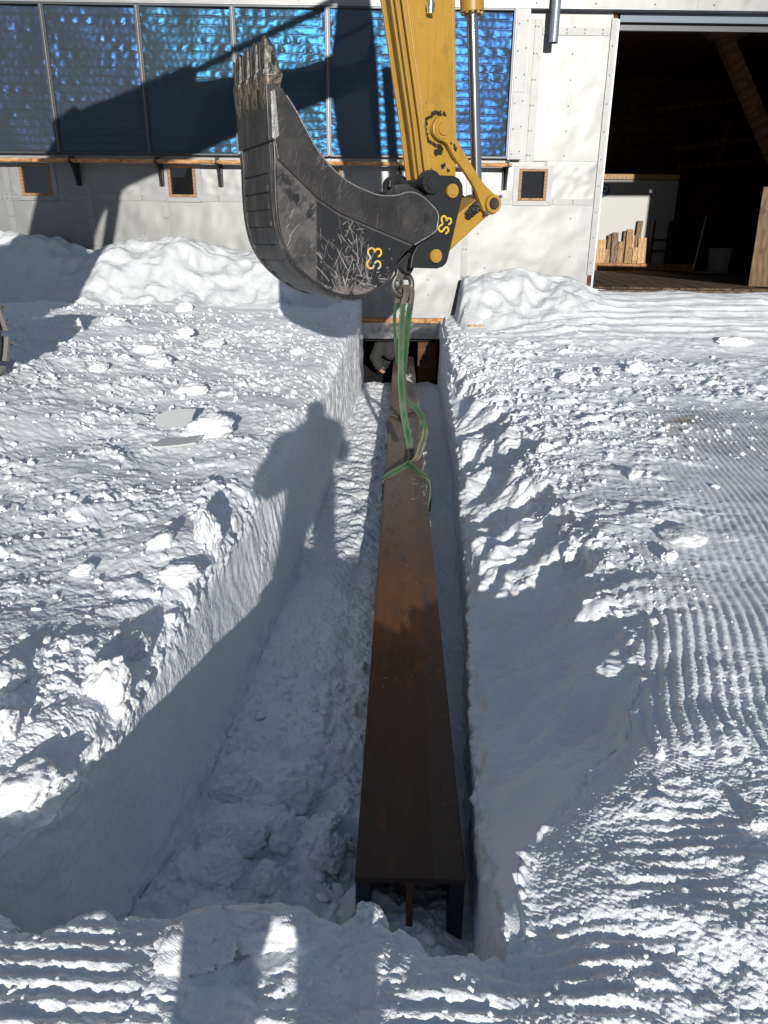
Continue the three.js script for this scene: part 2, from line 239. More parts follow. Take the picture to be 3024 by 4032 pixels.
function columns(z) { // one cross-section, left to right
  const d = Math.max(0.9, -z), out = [];
  const zi = Math.min(z, -1.3), lt = xLT(zi), lb = xLB(zi), rb = xRB(zi), rw = rb + 0.015, yw = yRW(zi), rc = Math.max(xRC(zi) + 0.07 * n2(zi * 1.9, 31) * sst(-1.5, -2.4, zi) + (0.035 * n2(zi * 6, 37) + 0.012 * n2(zi * 17, 39)) * sst(-2.4, -3.4, zi), rw + 0.05), fl = -0.82;
  const extL = Math.max(lt - 0.5, -(0.62 * d + 1.4)) < lt - 0.4 ? -(0.62 * d + 1.4) : lt - 0.5, extR = Math.max(rc + 0.5, 0.60 * d + 1.2);
  for (const f of [-70, -35, -18, -11]) out.push([Math.min(f, extL - 1 + f * .01), 0, 0]);
  const NA = 285; for (let i = 0; i < NA; i++) { const t = i / NA; out.push([lerp(extL, lt, 1 - Math.pow(1 - t, 1.15)), 0, 0]); }
  const NB = 84; for (let i = 0; i < NB; i++) { const t = i / NB; out.push([lerp(lt, lb, t * 0.9 + 0.1 * t * t), t, 1]); }
  const NC = 160; for (let i = 0; i < NC; i++) out.push([lerp(lb, rb, i / NC), 0, 2]);
  const ND = 44; for (let i = 0; i < ND; i++) out.push([lerp(rb, rw, i / ND), i / ND, 3]);
  const NE = 95; for (let i = 0; i < NE; i++) out.push([lerp(rw, rc, i / NE), i / NE, 4]);
  const NF = 275; for (let i = 0; i <= NF; i++) out.push([lerp(rc, extR, Math.pow(i / NF, 1.12)), 0, 5]);
  for (const f of [11, 18, 35, 70]) out.push([Math.max(f, extR + 1 + f * .01), 0, 5]);
  for (const c of out) {
    const zn = c[2]; let y;
    const x = c[0], lipL = plateauL(lt, zi) - 0.06, topC = plateauR(rc, zi);
    if (zn === 0) { const e = (x - lt); y = plateauL(x, z) - 0.07 * Math.exp(-((e / 0.11) ** 2)) - 0.06 * Math.exp(-((e / 0.025) ** 2)); }
    else if (zn === 1) { const t = c[1]; y = lerp(lipL - 0.07, fl, t); }
    else if (zn === 2) y = fl;
    else if (zn === 3) y = lerp(fl, yw, c[1]);
    else if (zn === 4) { const t = c[1]; const curve = Math.pow(t, 0.8) * 0.75 + 0.25 * t * t; y = lerp(yw, topC - 0.05, curve) - 0.05 * Math.sin(Math.PI * t) * sst(-2, -4, z); }
    else y = plateauR(x, z) - 0.05 * Math.exp(-(((x - rc) / 0.12) ** 2));
    // the near end of the trench: the ground closes in front of the camera
    const jag = 0.05 * n2(x * 2.1 + 5, 3) + 0.03 * n2(x * 6, 8) + 0.012 * n2(x * 19, 2) - 0.03 * Math.exp(-(((x + 0.28) / 0.22) ** 2));
    const open = sst(-1.33 + jag, -1.46 + jag, z);
    const ground = 0.02 * n2(x, z) - 0.04 * Math.exp(-(((x + 0.58) / 0.12) ** 2)) * sst(-1.2, -1.4, z) - 0.05 * sst(-0.05, 0.1, x) * (1 - sst(0.3, 0.5, x)) * sst(-1.15, -1.36, z);
    c[3] = zn === 0 || zn === 5 ? lerp(ground, y, open > 0 ? open : 0) : lerp(ground, y, open);
    c[4] = open < 0.5 && zn > 0 && zn < 5 ? (x < -0.3 ? 0 : 5) : zn;
  }
  return out;
}
{
  const rows = []; // row spacing follows the size it has in the picture
  for (const z of [60, 30, 14, 7, 3.5, 1.8, 0.8, 0.2, -0.3, -0.6]) rows.push(z);
  let z = -0.8; while (z > -13.28) { rows.push(z); const d = -z; let s = d * d / (1.6 * 720); s = Math.min(s, 0.0044 + 0.0020 * d); s = Math.max(s, 0.003); if (z > -1.6 && z < -1.25) s = 0.0032; z -= s; }
  rows.push(-13.28);
  const R = rows.length, first = columns(-2), C = first.length, P = new Float32Array(R * C * 3), Zn = new Uint8Array(R * C), UV = new Float32Array(R * C * 2);
  rows.forEach((z, r) => { const col = columns(z); let L = 0; col.forEach((c, i) => { const o = (r * C + i) * 3; const zz = r === R - 1 ? -13.24 - 0.038 * clamp(c[0], -10, 10) : z - (z < -12.8 ? 0.038 * clamp(c[0], -8, 8) * sst(-12.8, -13.28, z) : 0); P[o] = c[0]; P[o + 1] = c[3]; P[o + 2] = zz; Zn[r * C + i] = c[4]; if (i) { const b = o - 3; L += Math.hypot(P[o] - P[b], P[o + 1] - P[b + 1]); } UV[(r * C + i) * 2] = (c[2] === 0 || c[2] === 5) ? P[o] : P[o] - P[o + 1]; UV[(r * C + i) * 2 + 1] = z; }); });
  const Q = new Float32Array(P.length), a = V(), b = V(), p = V();
  for (let r = 0; r < R; r++) for (let i = 0; i < C; i++) {
    const k = r * C + i, o = k * 3, l = (r * C + Math.max(0, i - 2)) * 3, g = (r * C + Math.min(C - 1, i + 2)) * 3, u = (Math.max(0, r - 2) * C + i) * 3, w = (Math.min(R - 1, r + 2) * C + i) * 3;
    a.set(P[g] - P[l], P[g + 1] - P[l + 1], P[g + 2] - P[l + 2]); b.set(P[w] - P[u], P[w + 1] - P[u + 1], P[w + 2] - P[u + 2]);
    a.cross(b).normalize(); if (a.y < 0 && Zn[k] !== 1 && Zn[k] !== 3) a.negate(); if (Zn[k] === 1 && a.x < 0) a.negate(); if (Zn[k] === 3 && a.x > 0) a.negate();
    p.set(P[o], P[o + 1], P[o + 2]); const d = p.length();
    const fade = (Math.abs(p.x) > 12 || p.z > 0.5) ? 0.2 : 1; let e = 14; for (let j = 1; j < 14; j++) if (Zn[r * C + Math.min(C - 1, i + j)] !== Zn[k] || Zn[r * C + Math.max(0, i - j)] !== Zn[k]) { e = j - 1; break; }
    const soft = sst(0, 1, e / 14) * 0.85 + 0.15 * (e > 0 ? 1 : 0), rim = 1 - sst(0, 1, e / 14);
    const h = fade * (relief(p, Zn[k], Math.hypot(p.x, p.y - 1.6, p.z)) * soft + rim * (0.022 * n3(p.x * 4, p.y * 4, p.z * 4) + 0.016 * n3(p.x * 11, p.y * 11, p.z * 11) + 0.008 * n3(p.x * 30, p.y * 30, p.z * 30)));
    // at the rim the surfaces blend so that the edge stays closed
    Q[o] = P[o] + a.x * h; Q[o + 1] = P[o + 1] + a.y * h; Q[o + 2] = P[o + 2] + (r === R - 1 || r < 10 ? 0 : a.z * h);
  }
  SURF = { rows, R, C, Q, Zn };
  const col = new Float32Array(R * C * 3); for (let k = 0; k < R * C; k++) { const x = P[k * 3], y = P[k * 3 + 1], z = P[k * 3 + 2]; // dirt tracked into the snow
    const d1 = Math.exp(-(((x - 2.55) / 0.42) ** 2 + ((z + 6.75 + 0.25 * (x - 2.5)) / 0.3) ** 2)) * sst(-0.1, 0.5, n2(x * 2.2, z * 5)), d2 = Math.exp(-(((x - 2.6) / 0.3) ** 2 + ((z + 6.0) / 0.22) ** 2)) * 0.3, d3 = y < -0.6 ? 0.35 * Math.exp(-(((x + 0.25) / 0.2) ** 2 + ((z + 1.9) / 0.25) ** 2)) : 0, d4 = Zn[k] === 4 ? 0.06 * sst(0, .6, n3(x * 2, y * 2, z * 2)) : 0;
    const d = clamp(d1 * 0.9 + d2 + d3 + d4), n = 1 - 0.025 * sst(0, 0.8, n2(x * 1.5, z * 1.5)); col[k * 3] = n * lerp(1, 0.50, d); col[k * 3 + 1] = n * lerp(1, 0.38, d); col[k * 3 + 2] = n * lerp(1, 0.26, d); }
  const idx = new Uint32Array((R - 1) * (C - 1) * 6); let q = 0;
  for (let r = 0; r < R - 1; r++) for (let i = 0; i < C - 1; i++) { const a0 = r * C + i, b0 = a0 + 1, c0 = a0 + C, d0 = c0 + 1; idx[q++] = a0; idx[q++] = b0; idx[q++] = c0; idx[q++] = b0; idx[q++] = d0; idx[q++] = c0; }
  const g = new THREE.BufferGeometry(); g.setAttribute('position', new THREE.BufferAttribute(Q, 3)); g.setAttribute('uv', new THREE.BufferAttribute(UV, 2)); g.setIndex(new THREE.BufferAttribute(idx, 1)); g.setAttribute('color', new THREE.BufferAttribute(col, 3)); g.computeVertexNormals();
  tag(M('snow_ground', g, Object.assign(MAT.snow.clone(), { vertexColors: true })), 'trampled and groomed snow with a deep straight trench cut to the building', null, null, 'structure');
  console.log('terrain', R, C, R * C);
}

// ---------------------------------------------------------------- snow banks against the building
function bank(name, x0, x1, zf, zb, nx, nz, crest, low, amp, seed, label) {
  const pos = [], uv = [], idx = [];
  for (let j = 0; j <= nz; j++) for (let i = 0; i <= nx; i++) {
    const x = lerp(x0, x1, i / nx), t = j / nz, z = lerp(zf, zb, t) - 0.038 * x;
    const c = crest(x), b = low(x, z), prof = Math.pow(sst(0, 0.92, t), 1.05) * (1 - 0.10 * sst(0.88, 1, t));
    const edge = Math.min(sst(0, 0.06, i / nx), 1 - sst(0.955, 1, i / nx));
    let y = lerp(b - 0.05, c, prof * edge);
    const f = Math.min(1, t * 6) * edge; const fold = 1 - Math.abs(n3(x * 1.3 + seed, 2, z * 2.2));
    y += f * amp * (0.14 * n3(x * 0.8 + seed, 0, z * 0.9) + 0.07 * (fold - 0.6) + 0.055 * fbm(x * 2.2 + seed, 1, z * 3, 5) + 0.022 * peb(x / 0.35 + seed, z / 0.22, 44) * sst(-0.1, 0.5, n2(x * 0.9 + seed, z * 2)));
    pos.push(x + 0.03 * f * n3(x * 4, 3, z * 4), y, z + 0.06 * f * n3(x * 3, 8 + seed, z * 3)); uv.push(x, z + y);
  }
  for (let j = 0; j < nz; j++) for (let i = 0; i < nx; i++) { const a = j * (nx + 1) + i; idx.push(a, a + 1, a + nx + 1, a + 1, a + nx + 2, a + nx + 1); }
  const g = new THREE.BufferGeometry(); g.setAttribute('position', new THREE.Float32BufferAttribute(pos, 3)); g.setAttribute('uv', new THREE.Float32BufferAttribute(uv, 2)); g.setIndex(idx); g.computeVertexNormals();
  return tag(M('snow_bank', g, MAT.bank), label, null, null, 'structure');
}
const crestL = tab([[12, 1.9], [7, 1.75], [6.0, 1.66], [5.6, 1.52], [5.2, 1.46], [4.6, 1.55], [3.6, 1.62], [3.0, 1.55], [2.4, 1.44], [1.9, 1.28], [1.4, 1.02], [1.0, 0.80], [0.8, 0.74]]);
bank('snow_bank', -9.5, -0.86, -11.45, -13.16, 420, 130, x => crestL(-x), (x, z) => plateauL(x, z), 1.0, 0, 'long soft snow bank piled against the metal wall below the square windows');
const crestR = (x) => x < 1.1 ? 1.17 : x < 1.9 ? lerp(1.17, 1.12, (x - 1.1) / 0.8) : x < 2.4 ? lerp(1.12, 1.06, (x - 1.9) / .5) : lerp(1.06, 0.82, (x - 2.4) / 0.95);
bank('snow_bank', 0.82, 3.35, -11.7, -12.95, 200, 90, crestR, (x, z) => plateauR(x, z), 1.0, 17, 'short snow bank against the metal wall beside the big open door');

// ---------------------------------------------------------------- the metal building
const bld = tag(G('metal_building'), 'aluminium clad building with a wide open garage door and a crawl space below', 'building');
bld.position.set(0, 0, -13.2); bld.rotation.y = 0.0384;
const wp = (...a) => bx(...a);
// frame of the front wall behind the sheets (openings for windows, door and crawl space)
const WIN = [[-6.34, -5.85], [-3.93, -3.48], [-1.52, -1.08], [1.84, 2.3], [9.6, 10.1]];
{
  const parts = [];
  let xs = -14; for (const [a, b] of WIN) { if (a > 3) continue; parts.push(wp(xs, a, 2.26, 2.76, -0.14, -0.01, 0)); xs = b; }
  parts.push(wp(xs, 3.2, 2.26, 2.76, -0.14, -0.01, 0));
  parts.push(wp(-14, 3.2, 2.76, 4.94, -0.14, -0.01, 0), wp(-14, 3.2, 0.36, 2.26, -0.14, -0.01, 0), wp(-14, -0.95, -1.2, 0.36, -0.14, -0.01, 0), wp(0.9, 3.2, -1.2, 0.36, -0.14, -0.01, 0));
  parts.push(wp(8.04, 9.6, 0.4, 4.94, -0.14, -0.01, 0), wp(10.1, 13.5, 0.4, 4.94, -0.14, -0.01, 0), wp(9.6, 10.1, 0.4, 2.3, -0.14, -0.01, 0), wp(9.6, 10.1, 2.75, 4.94, -0.14, -0.01, 0), wp(3.2, 8.04, -1.2, 0.83, -0.14, -0.01, 0), wp(8.04, 13.5, -1.2, 0.4, -0.14, -0.01, 0));
  // above the lintel, with a high window out of the picture
  parts.push(wp(-14, 6.2, 4.94, 7.2, -0.14, -0.01, 0), wp(7.55, 13.5, 4.94, 7.2, -0.14, -0.01, 0), wp(6.2, 7.55, 4.94, 5.13, -0.14, -0.01, 0), wp(6.2, 7.55, 5.62, 7.2, -0.14, -0.01, 0));
  M('wall', merge(parts), MAT.darkWood, bld);
}
// aluminium sheets, each its own, with lapped joints
const sheet = (x0, x1, y0, y1, z = 0, mat = MAT.alu, tilt = 0) => { const g = new THREE.PlaneGeometry(x1 - x0, y1 - y0, 24, 24), p = g.attributes.position; for (let i = 0; i < p.count; i++) { const x = p.getX(i) + (x0 + x1) / 2, y = p.getY(i) + (y0 + y1) / 2; const u = (x - x0) / (x1 - x0), v = (y - y0) / (y1 - y0), e = Math.min(1, 8 * Math.min(u, 1 - u, v, 1 - v)); p.setXYZ(i, x, y, z + e * 0.006 * n3(x * 1.4, y * 1.4, 3) + e * 0.003 * n3(x * 5, y * 5, 6)); } g.computeVertexNormals(); const uv = g.attributes.uv, o = rnd() * 5; for (let i = 0; i < uv.count; i++) uv.setXY(i, p.getX(i) + o, p.getY(i) + o * 0.7); return M('wall_sheet', g, mat, bld); };
const seams = [-14, -9.6, -6.57, -5.25, -4.0, -2.57, -0.47, 0.98, 3.13];
for (let i = 0; i < seams.length - 1; i++) {
  const a = seams[i], b = seams[i + 1], w = WIN.find(q => q[0] > a && q[1] < b);
  sheet(a + 0.003, b - 0.003, 0.36, 2.215, 0.0015 * (i % 2));
  if (!w) sheet(a + 0.003, b - 0.003, 2.218, 2.87, 0.0015 * (i % 2));
  else { sheet(a + 0.003, w[0] + 0.01, 2.218, 2.87, 0); sheet(w[1] - 0.01, b - 0.003, 2.218, 2.87, 0); sheet(w[0] + 0.012, w[1] - 0.012, 2.218, 2.265, 0); sheet(w[0] + 0.012, w[1] - 0.012, 2.765, 2.87, 0); }
}
sheet(1.66, 3.13, 2.873, 4.95, 0.001);
sheet(-14, -6.9, 2.873, 4.95, 0);
const strip = (x0, x1, y0, y1, z0, z1, mat = MAT.alu2, name = 'cover_strip') => M(name, bx(x0, x1, y0, y1, z0, z1, 0.0015), mat, bld);
for (const x of [-6.62, -5.3, -4.06, -2.62, -0.52, 0.94]) strip(x, x + 0.1, 0.37, 2.205, 0.004, 0.008);
for (const [a, b] of [[-14, -6.44], [-5.78, -4.02], [-3.4, -1.6], [-0.99, 1.73], [2.43, 3.1]]) strip(a, b, 2.21, 2.30, 0.0095, 0.0125);
for (const x of [-6.62, -5.3, -2.62, -0.52]) if (!WIN.some(w => x > w[0] - 0.12 && x < w[1] + 0.1)) strip(x, x + 0.1, 2.304, 2.74, 0.004, 0.0075);
strip(1.93, 2.05, 2.86, 4.85, 0.008, 0.012); strip(2.055, 3.1, 4.64, 4.74, 0.008, 0.012); strip(1.66, 1.925, 2.86, 4.86, 0.006, 0.009);
strip(3.11, 3.205, 1.1, 4.87, 0.006, 0.03, MAT.alu2, 'door_jamb'); strip(3.2, 3.24, 0.86, 4.86, -0.2, 0.004, MAT.aluDark, 'door_jamb');
strip(8.0, 8.1, 0.86, 4.87, 0.006, 0.03, MAT.alu2, 'door_jamb');
strip(1.625, 1.82, 2.88, 3.83, 0.155, 0.162, MAT.alu2, 'edge_flashing'); strip(1.625, 1.82, 3.832, 4.95, 0.153, 0.16, MAT.alu2, 'edge_flashing');
strip(1.60, 1.825, 2.875, 4.95, 0.01, 0.15, MAT.aluDark, 'edge_flashing');
strip(8.1, 13.5, 0.4, 4.94, 0, 0.01, MAT.alu, 'wall_sheet_right');
bld.children[bld.children.length - 1].name = 'wall_sheet';
// projecting band above
for (const [a, b] of [[-14, -8.2], [-8.197, -4.9], [-4.897, -1.6], [-1.597, 1.25], [1.253, 4.35], [4.353, 6.19]]) { const g = sheet(a, b, 4.965 + 0.004 * (b > 4.4 ? -2 : 0), 6.4, 0.165); }
strip(-14, 13.5, 4.952, 4.964, -0.01, 0.163, MAT.aluDark, 'soffit');
strip(3.24, 8.0, 4.83, 4.948, -0.06, -0.01, MAT.lintel, 'lintel'); strip(3.24, 8.0, 4.74, 4.826, -0.16, -0.10, MAT.frameDark, 'lintel');
strip(-14, 1.62, 2.80, 2.885, 0.004, 0.05, MAT.alu2, 'base_flashing');
for (const x of [-6.62, -5.3, -4.06, -2.62, -0.52]) if (!WIN.some(w => x > w[0] - 0.2 && x < w[1] + 0.1)) strip(x - 0.08, x + 0.2, 2.20, 2.31, 0.013, 0.0155, MAT.alu2, 'splice_plate');
// rivets
{
  const G1 = new THREE.SphereGeometry(0.013, 8, 5, 0, 7, 0, Math.PI / 2); G1.rotateX(Math.PI / 2); G1.scale(1, 1, 0.6); const list = [];
  const r = (x, y, z) => { const g = G1.clone(); g.translate(x, y, z); list.push(g); };
  for (const x of [-6.62, -5.3, -2.62, -0.52]) for (const dx of [-0.05, 0.02, 0.1, 0.17]) { r(x + dx, 2.23, 0.0155); r(x + dx, 2.285, 0.0155); }
  for (const x of [-6.62, -5.3, -4.06, -2.62, -0.52, 0.94]) for (const y of [0.6, 1.05, 1.5, 1.95]) { r(x + 0.025, y, 0.008); r(x + 0.075, y, 0.008); }
  for (let x = -9; x < 3.05; x += 0.42) if (!WIN.some(w => x > w[0] - 0.12 && x < w[1] + 0.12)) { r(x, 2.235, 0.0125); r(x, 2.278, 0.0125); }
  for (let y = 1.3; y < 4.85; y += 0.4) { r(3.155, y, 0.03); }
  for (let y = 2.95; y < 4.8; y += 0.36) { r(1.985, y, 0.012); r(1.94, y, 0.012); r(1.66, y, 0.162); r(1.785, y + .04, 0.162); r(2.55, y, 0.002); }
  for (let x = 2.15; x < 3.1; x += 0.28) { r(x, 4.665, 0.012); r(x, 4.715, 0.012); }
  for (const [x, y] of [[1.35, 1.2], [0.4, 0.75], [0.38, 1.0], [0.33, 1.22], [2.79, 1.4], [2.3, 1.1], [1.5, 0.95], [2.75, 2.0], [1.2, 1.75], [-4.4, 1.7], [-3.2, 1.3], [-2.0, 1.5]]) r(x, y, 0.003);
  for (let x = -8; x < 6; x += 0.9) r(x, 5.02, 0.17);
  const m = M('rivet', mergeGeometries(list), MAT.rivet, bld); m.userData.kind = 'stuff';
}
// wooden rail on black brackets
M('ledge_rail', bx(-14, 1.66, 2.752, 2.806, 0.20, 0.30, 0.004), MAT.wood, bld);
function bracket(x) {
  const g = poly([[0.0, 0.40], [0.31, 0.40], [0.31, 0.345], [0.06, 0.03], [0.045, 0], [0, 0]], -0.012, 0.012, 0.003); g.rotateY(-Math.PI / 2); const g2 = bx(-0.045, 0.045, 0, 0.39, 0.002, 0.012, 0.002), g3 = bx(-0.04, 0.04, 0.322, 0.332, 0, 0.31, 0.002), g4 = bx(-0.035, 0.035, 0.385, 0.42, 0.175, 0.195, 0.002);
  const g5 = poly([[-0.05, 0.33], [0.05, 0.33], [0.05, 0.27], [0.022, 0.05], [-0.022, 0.05], [-0.05, 0.27]], 0.02, 0.03, 0.002);
  const all = merge([g, g2, g3, g4, g5]); all.translate(x, 2.43, 0.012); return M('wall_bracket', all, MAT.steelBlack, bld);
}
for (const x of [-8.0, -5.39, -4.03, -3.07, -0.11, 1.6]) bracket(x);
// small square windows
function win(a, b, y0 = 2.27, y1 = 2.75) {
  const w = G('window', bld), t = 0.045;
  M('frame', merge([bx(a, a + t, y0, y1, -0.05, 0.022, 0.003), bx(b - t, b, y0, y1, -0.05, 0.022, 0.003), bx(a + t, b - t, y1 - t * 0.8, y1, -0.05, 0.02, 0.003), bx(a + t, b - t, y0, y0 + t * 0.9, -0.05, 0.024, 0.003)]), MAT.frameWood, w);
  M('pane', bx(a + t, b - t, y0 + t * 0.9, y1 - t * 0.8, -0.04, -0.034, 0), MAT.paneDark, w);
  M('trim', merge([poly([[a - 0.085, y0 - 0.075], [b + 0.085, y0 - 0.075], [b + 0.003, y0 - 0.002], [a - 0.003, y0 - 0.002]], 0.014, 0.026, 0.002), poly([[a - 0.09, y0 - 0.07], [a - 0.003, y0], [a - 0.003, y1], [a - 0.09, y1 + 0.06]], 0.011, 0.016, 0.001), poly([[b + 0.09, y0 - 0.07], [b + 0.003, y0], [b + 0.003, y1], [b + 0.09, y1 + 0.06]], 0.011, 0.016, 0.001), bx(a - 0.09, b + 0.09, y1 + 0.002, y1 + 0.05, 0.009, 0.0105, 0)]), MAT.alu2, w);
}
for (const [a, b] of WIN) win(a, b);
{ const w = G('window', bld); M('frame', merge([bx(6.2, 6.26, 5.12, 5.62, -0.1, 0, 0.003), bx(7.49, 7.55, 5.12, 5.62, -0.1, 0, 0.003), bx(6.2, 7.55, 5.60, 5.66, -0.1, 0.002, 0.003), bx(6.2, 7.55, 5.1, 5.14, -0.1, 0.002, 0.003)]), MAT.frameWood, w); M('pane', bx(6.26, 7.49, 5.14, 5.62, -0.06, -0.054, 0), MAT.paneDark, w); }
// spiral seam downpipe
{
  const d = G('downpipe', bld); const p = []; for (let i = 0; i <= 240; i++) { p.push(new THREE.Vector2(0.068, 4.47 + i * 0.01)); }
  const tube = new THREE.LatheGeometry(p, 28); const q = tube.attributes.position; for (let i = 0; i < q.count; i++) { const a = Math.atan2(q.getZ(i), q.getX(i)), s = (((q.getY(i) - a * 0.02) / 0.125) % 1 + 1) % 1, k = 1 + 0.045 * Math.exp(-(((s - 0.5) / 0.05) ** 2)); q.setX(i, q.getX(i) * k); q.setZ(i, q.getZ(i) * k); } tube.computeVertexNormals(); tube.translate(2.17, 0, 0.30);
  M('pipe', projUV(tube), std({ color: lin(0.33, 0.36, 0.42), metalness: 0.65, roughness: 0.38 }), d);
  M('pipe_bracket', bx(2.09, 2.25, 5.6, 5.63, 0.16, 0.24), MAT.aluDark, d);
}
// crawl space under the wall
{
  M('rim_board', bx(-0.95, 0.9, 0.272, 0.355, -0.10, 0.0), MAT.wood, bld);
  const f = new THREE.PlaneGeometry(1.85, 0.29, 60, 20), p = f.attributes.position; for (let i = 0; i < p.count; i++) p.setZ(i, 0.014 * n3(p.getX(i) * 1.5, p.getY(i) * 2, 2) + 0.003 * n3(p.getX(i) * 7, p.getY(i) * 7, 5)); f.computeVertexNormals(); f.rotateX(0.22); f.translate(-0.03, 0.125, -0.13);
  M('foil_strip', f, MAT.foil, bld);
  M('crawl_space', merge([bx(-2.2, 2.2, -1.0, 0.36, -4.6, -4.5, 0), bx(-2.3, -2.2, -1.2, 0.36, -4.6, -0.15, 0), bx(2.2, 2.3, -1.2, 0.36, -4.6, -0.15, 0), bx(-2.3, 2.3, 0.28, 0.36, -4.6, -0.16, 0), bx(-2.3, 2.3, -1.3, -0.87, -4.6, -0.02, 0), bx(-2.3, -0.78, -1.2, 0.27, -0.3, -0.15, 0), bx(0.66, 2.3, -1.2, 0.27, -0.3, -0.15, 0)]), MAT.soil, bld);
  M('post', bx(0.27, 0.62, -0.85, -0.12, -0.62, -0.5), MAT.darkWood, bld);
  M('joist', bx(-2.2, 2.2, -0.10, -0.02, -0.7, -0.5), MAT.black, bld);
}
// inside of the garage
{
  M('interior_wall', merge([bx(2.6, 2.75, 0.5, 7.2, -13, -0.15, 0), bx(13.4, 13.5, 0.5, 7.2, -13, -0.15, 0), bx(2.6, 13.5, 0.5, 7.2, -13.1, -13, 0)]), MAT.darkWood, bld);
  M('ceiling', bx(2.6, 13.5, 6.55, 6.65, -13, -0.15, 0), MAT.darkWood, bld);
  M('roof', merge([bx(-14.4, 13.9, 7.2, 7.35, -13.4, 0.3, 0), bx(-14, 13.5, -1.2, 7.2, -13.25, -13.12, 0), bx(-14.1, -14, -1.2, 7.2, -13.2, 0, 0), bx(13.5, 13.6, -1.2, 7.2, -13.2, 0, 0)]), MAT.aluDark, bld);
  const flr = G('floor', bld); flr.userData.kind = undefined;
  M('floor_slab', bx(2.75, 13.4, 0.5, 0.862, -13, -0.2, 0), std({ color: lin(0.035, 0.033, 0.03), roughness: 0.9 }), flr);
  // planks running into the garage at a slant
  const ang = -0.16; for (let i = 0; i < 22; i++) { const w = 0.295; const g = box(w - 0.014, 0.03, 12.3, 0, 0, 0, 0.003); g.translate((i - 12) * w, 0, -6.1); g.rotateY(ang); g.translate(6.15, 0.877 + 0.006 * (h2(i, 3, 5) - 0.5), -0.02); 
    const uv = g.attributes.uv; for (let k = 0; k < uv.count; k++) uv.setXY(k, uv.getX(k) + i * 0.37, uv.getY(k) * 0.35 + i * 0.61); if ((i - 12) * w < 0.25) M('floor_plank', g, MAT.plank, flr); }
  M('threshold', bx(3.24, 8.0, 0.70, 0.86, -0.19, 0.02), MAT.plank, flr);
  // roof frame timbers in the gloom
  const fr = G('roof_frame', bld); const bm = (a, b, w, d, name = 'timber') => { const L = a.distanceTo(b), g = box(w, L, d, 0, 0, 0, 0.006); g.applyQuaternion(new THREE.Quaternion().setFromUnitVectors(V(0, 1, 0), b.clone().sub(a).normalize())); g.translate((a.x + b.x) / 2, (a.y + b.y) / 2, (a.z + b.z) / 2); return M(name, g, MAT.beamWood, fr); };
  bm(V(6.75, 5.72, -4.6), V(8.3, 3.4, -4.6), 0.3, 0.22); M('timber', poly([[6.15, 5.92], [7.6, 5.92], [7.05, 5.66], [6.55, 5.66]], -4.75, -4.45), MAT.beamWood, fr); bm(V(3, 6.05, -4.6), V(13, 6.05, -4.6), 0.26, 0.24);
  bm(V(9.6, 4.9, -10.3), V(9.45, 3.75, -10.3), 0.15, 0.1); bm(V(8.2, 4.25, -10.5), V(12, 4.7, -10.5), 0.15, 0.14); bm(V(8.4, 3.75, -10.6), V(12, 4.1, -10.6), 0.12, 0.14); bm(V(7.6, 5.3, -10.8), V(12, 5.8, -10.8), 0.12, 0.14);
  M('vent', bx(5.72, 6.25, 5.05, 5.75, -9.9, -9.8), MAT.black, bld); 
}
// loose insulation boards and gear at the front of the doorway are separate things further down
const B = (x, y, z) => bld.localToWorld(V(x, y, z)); bld.updateMatrixWorld(true);

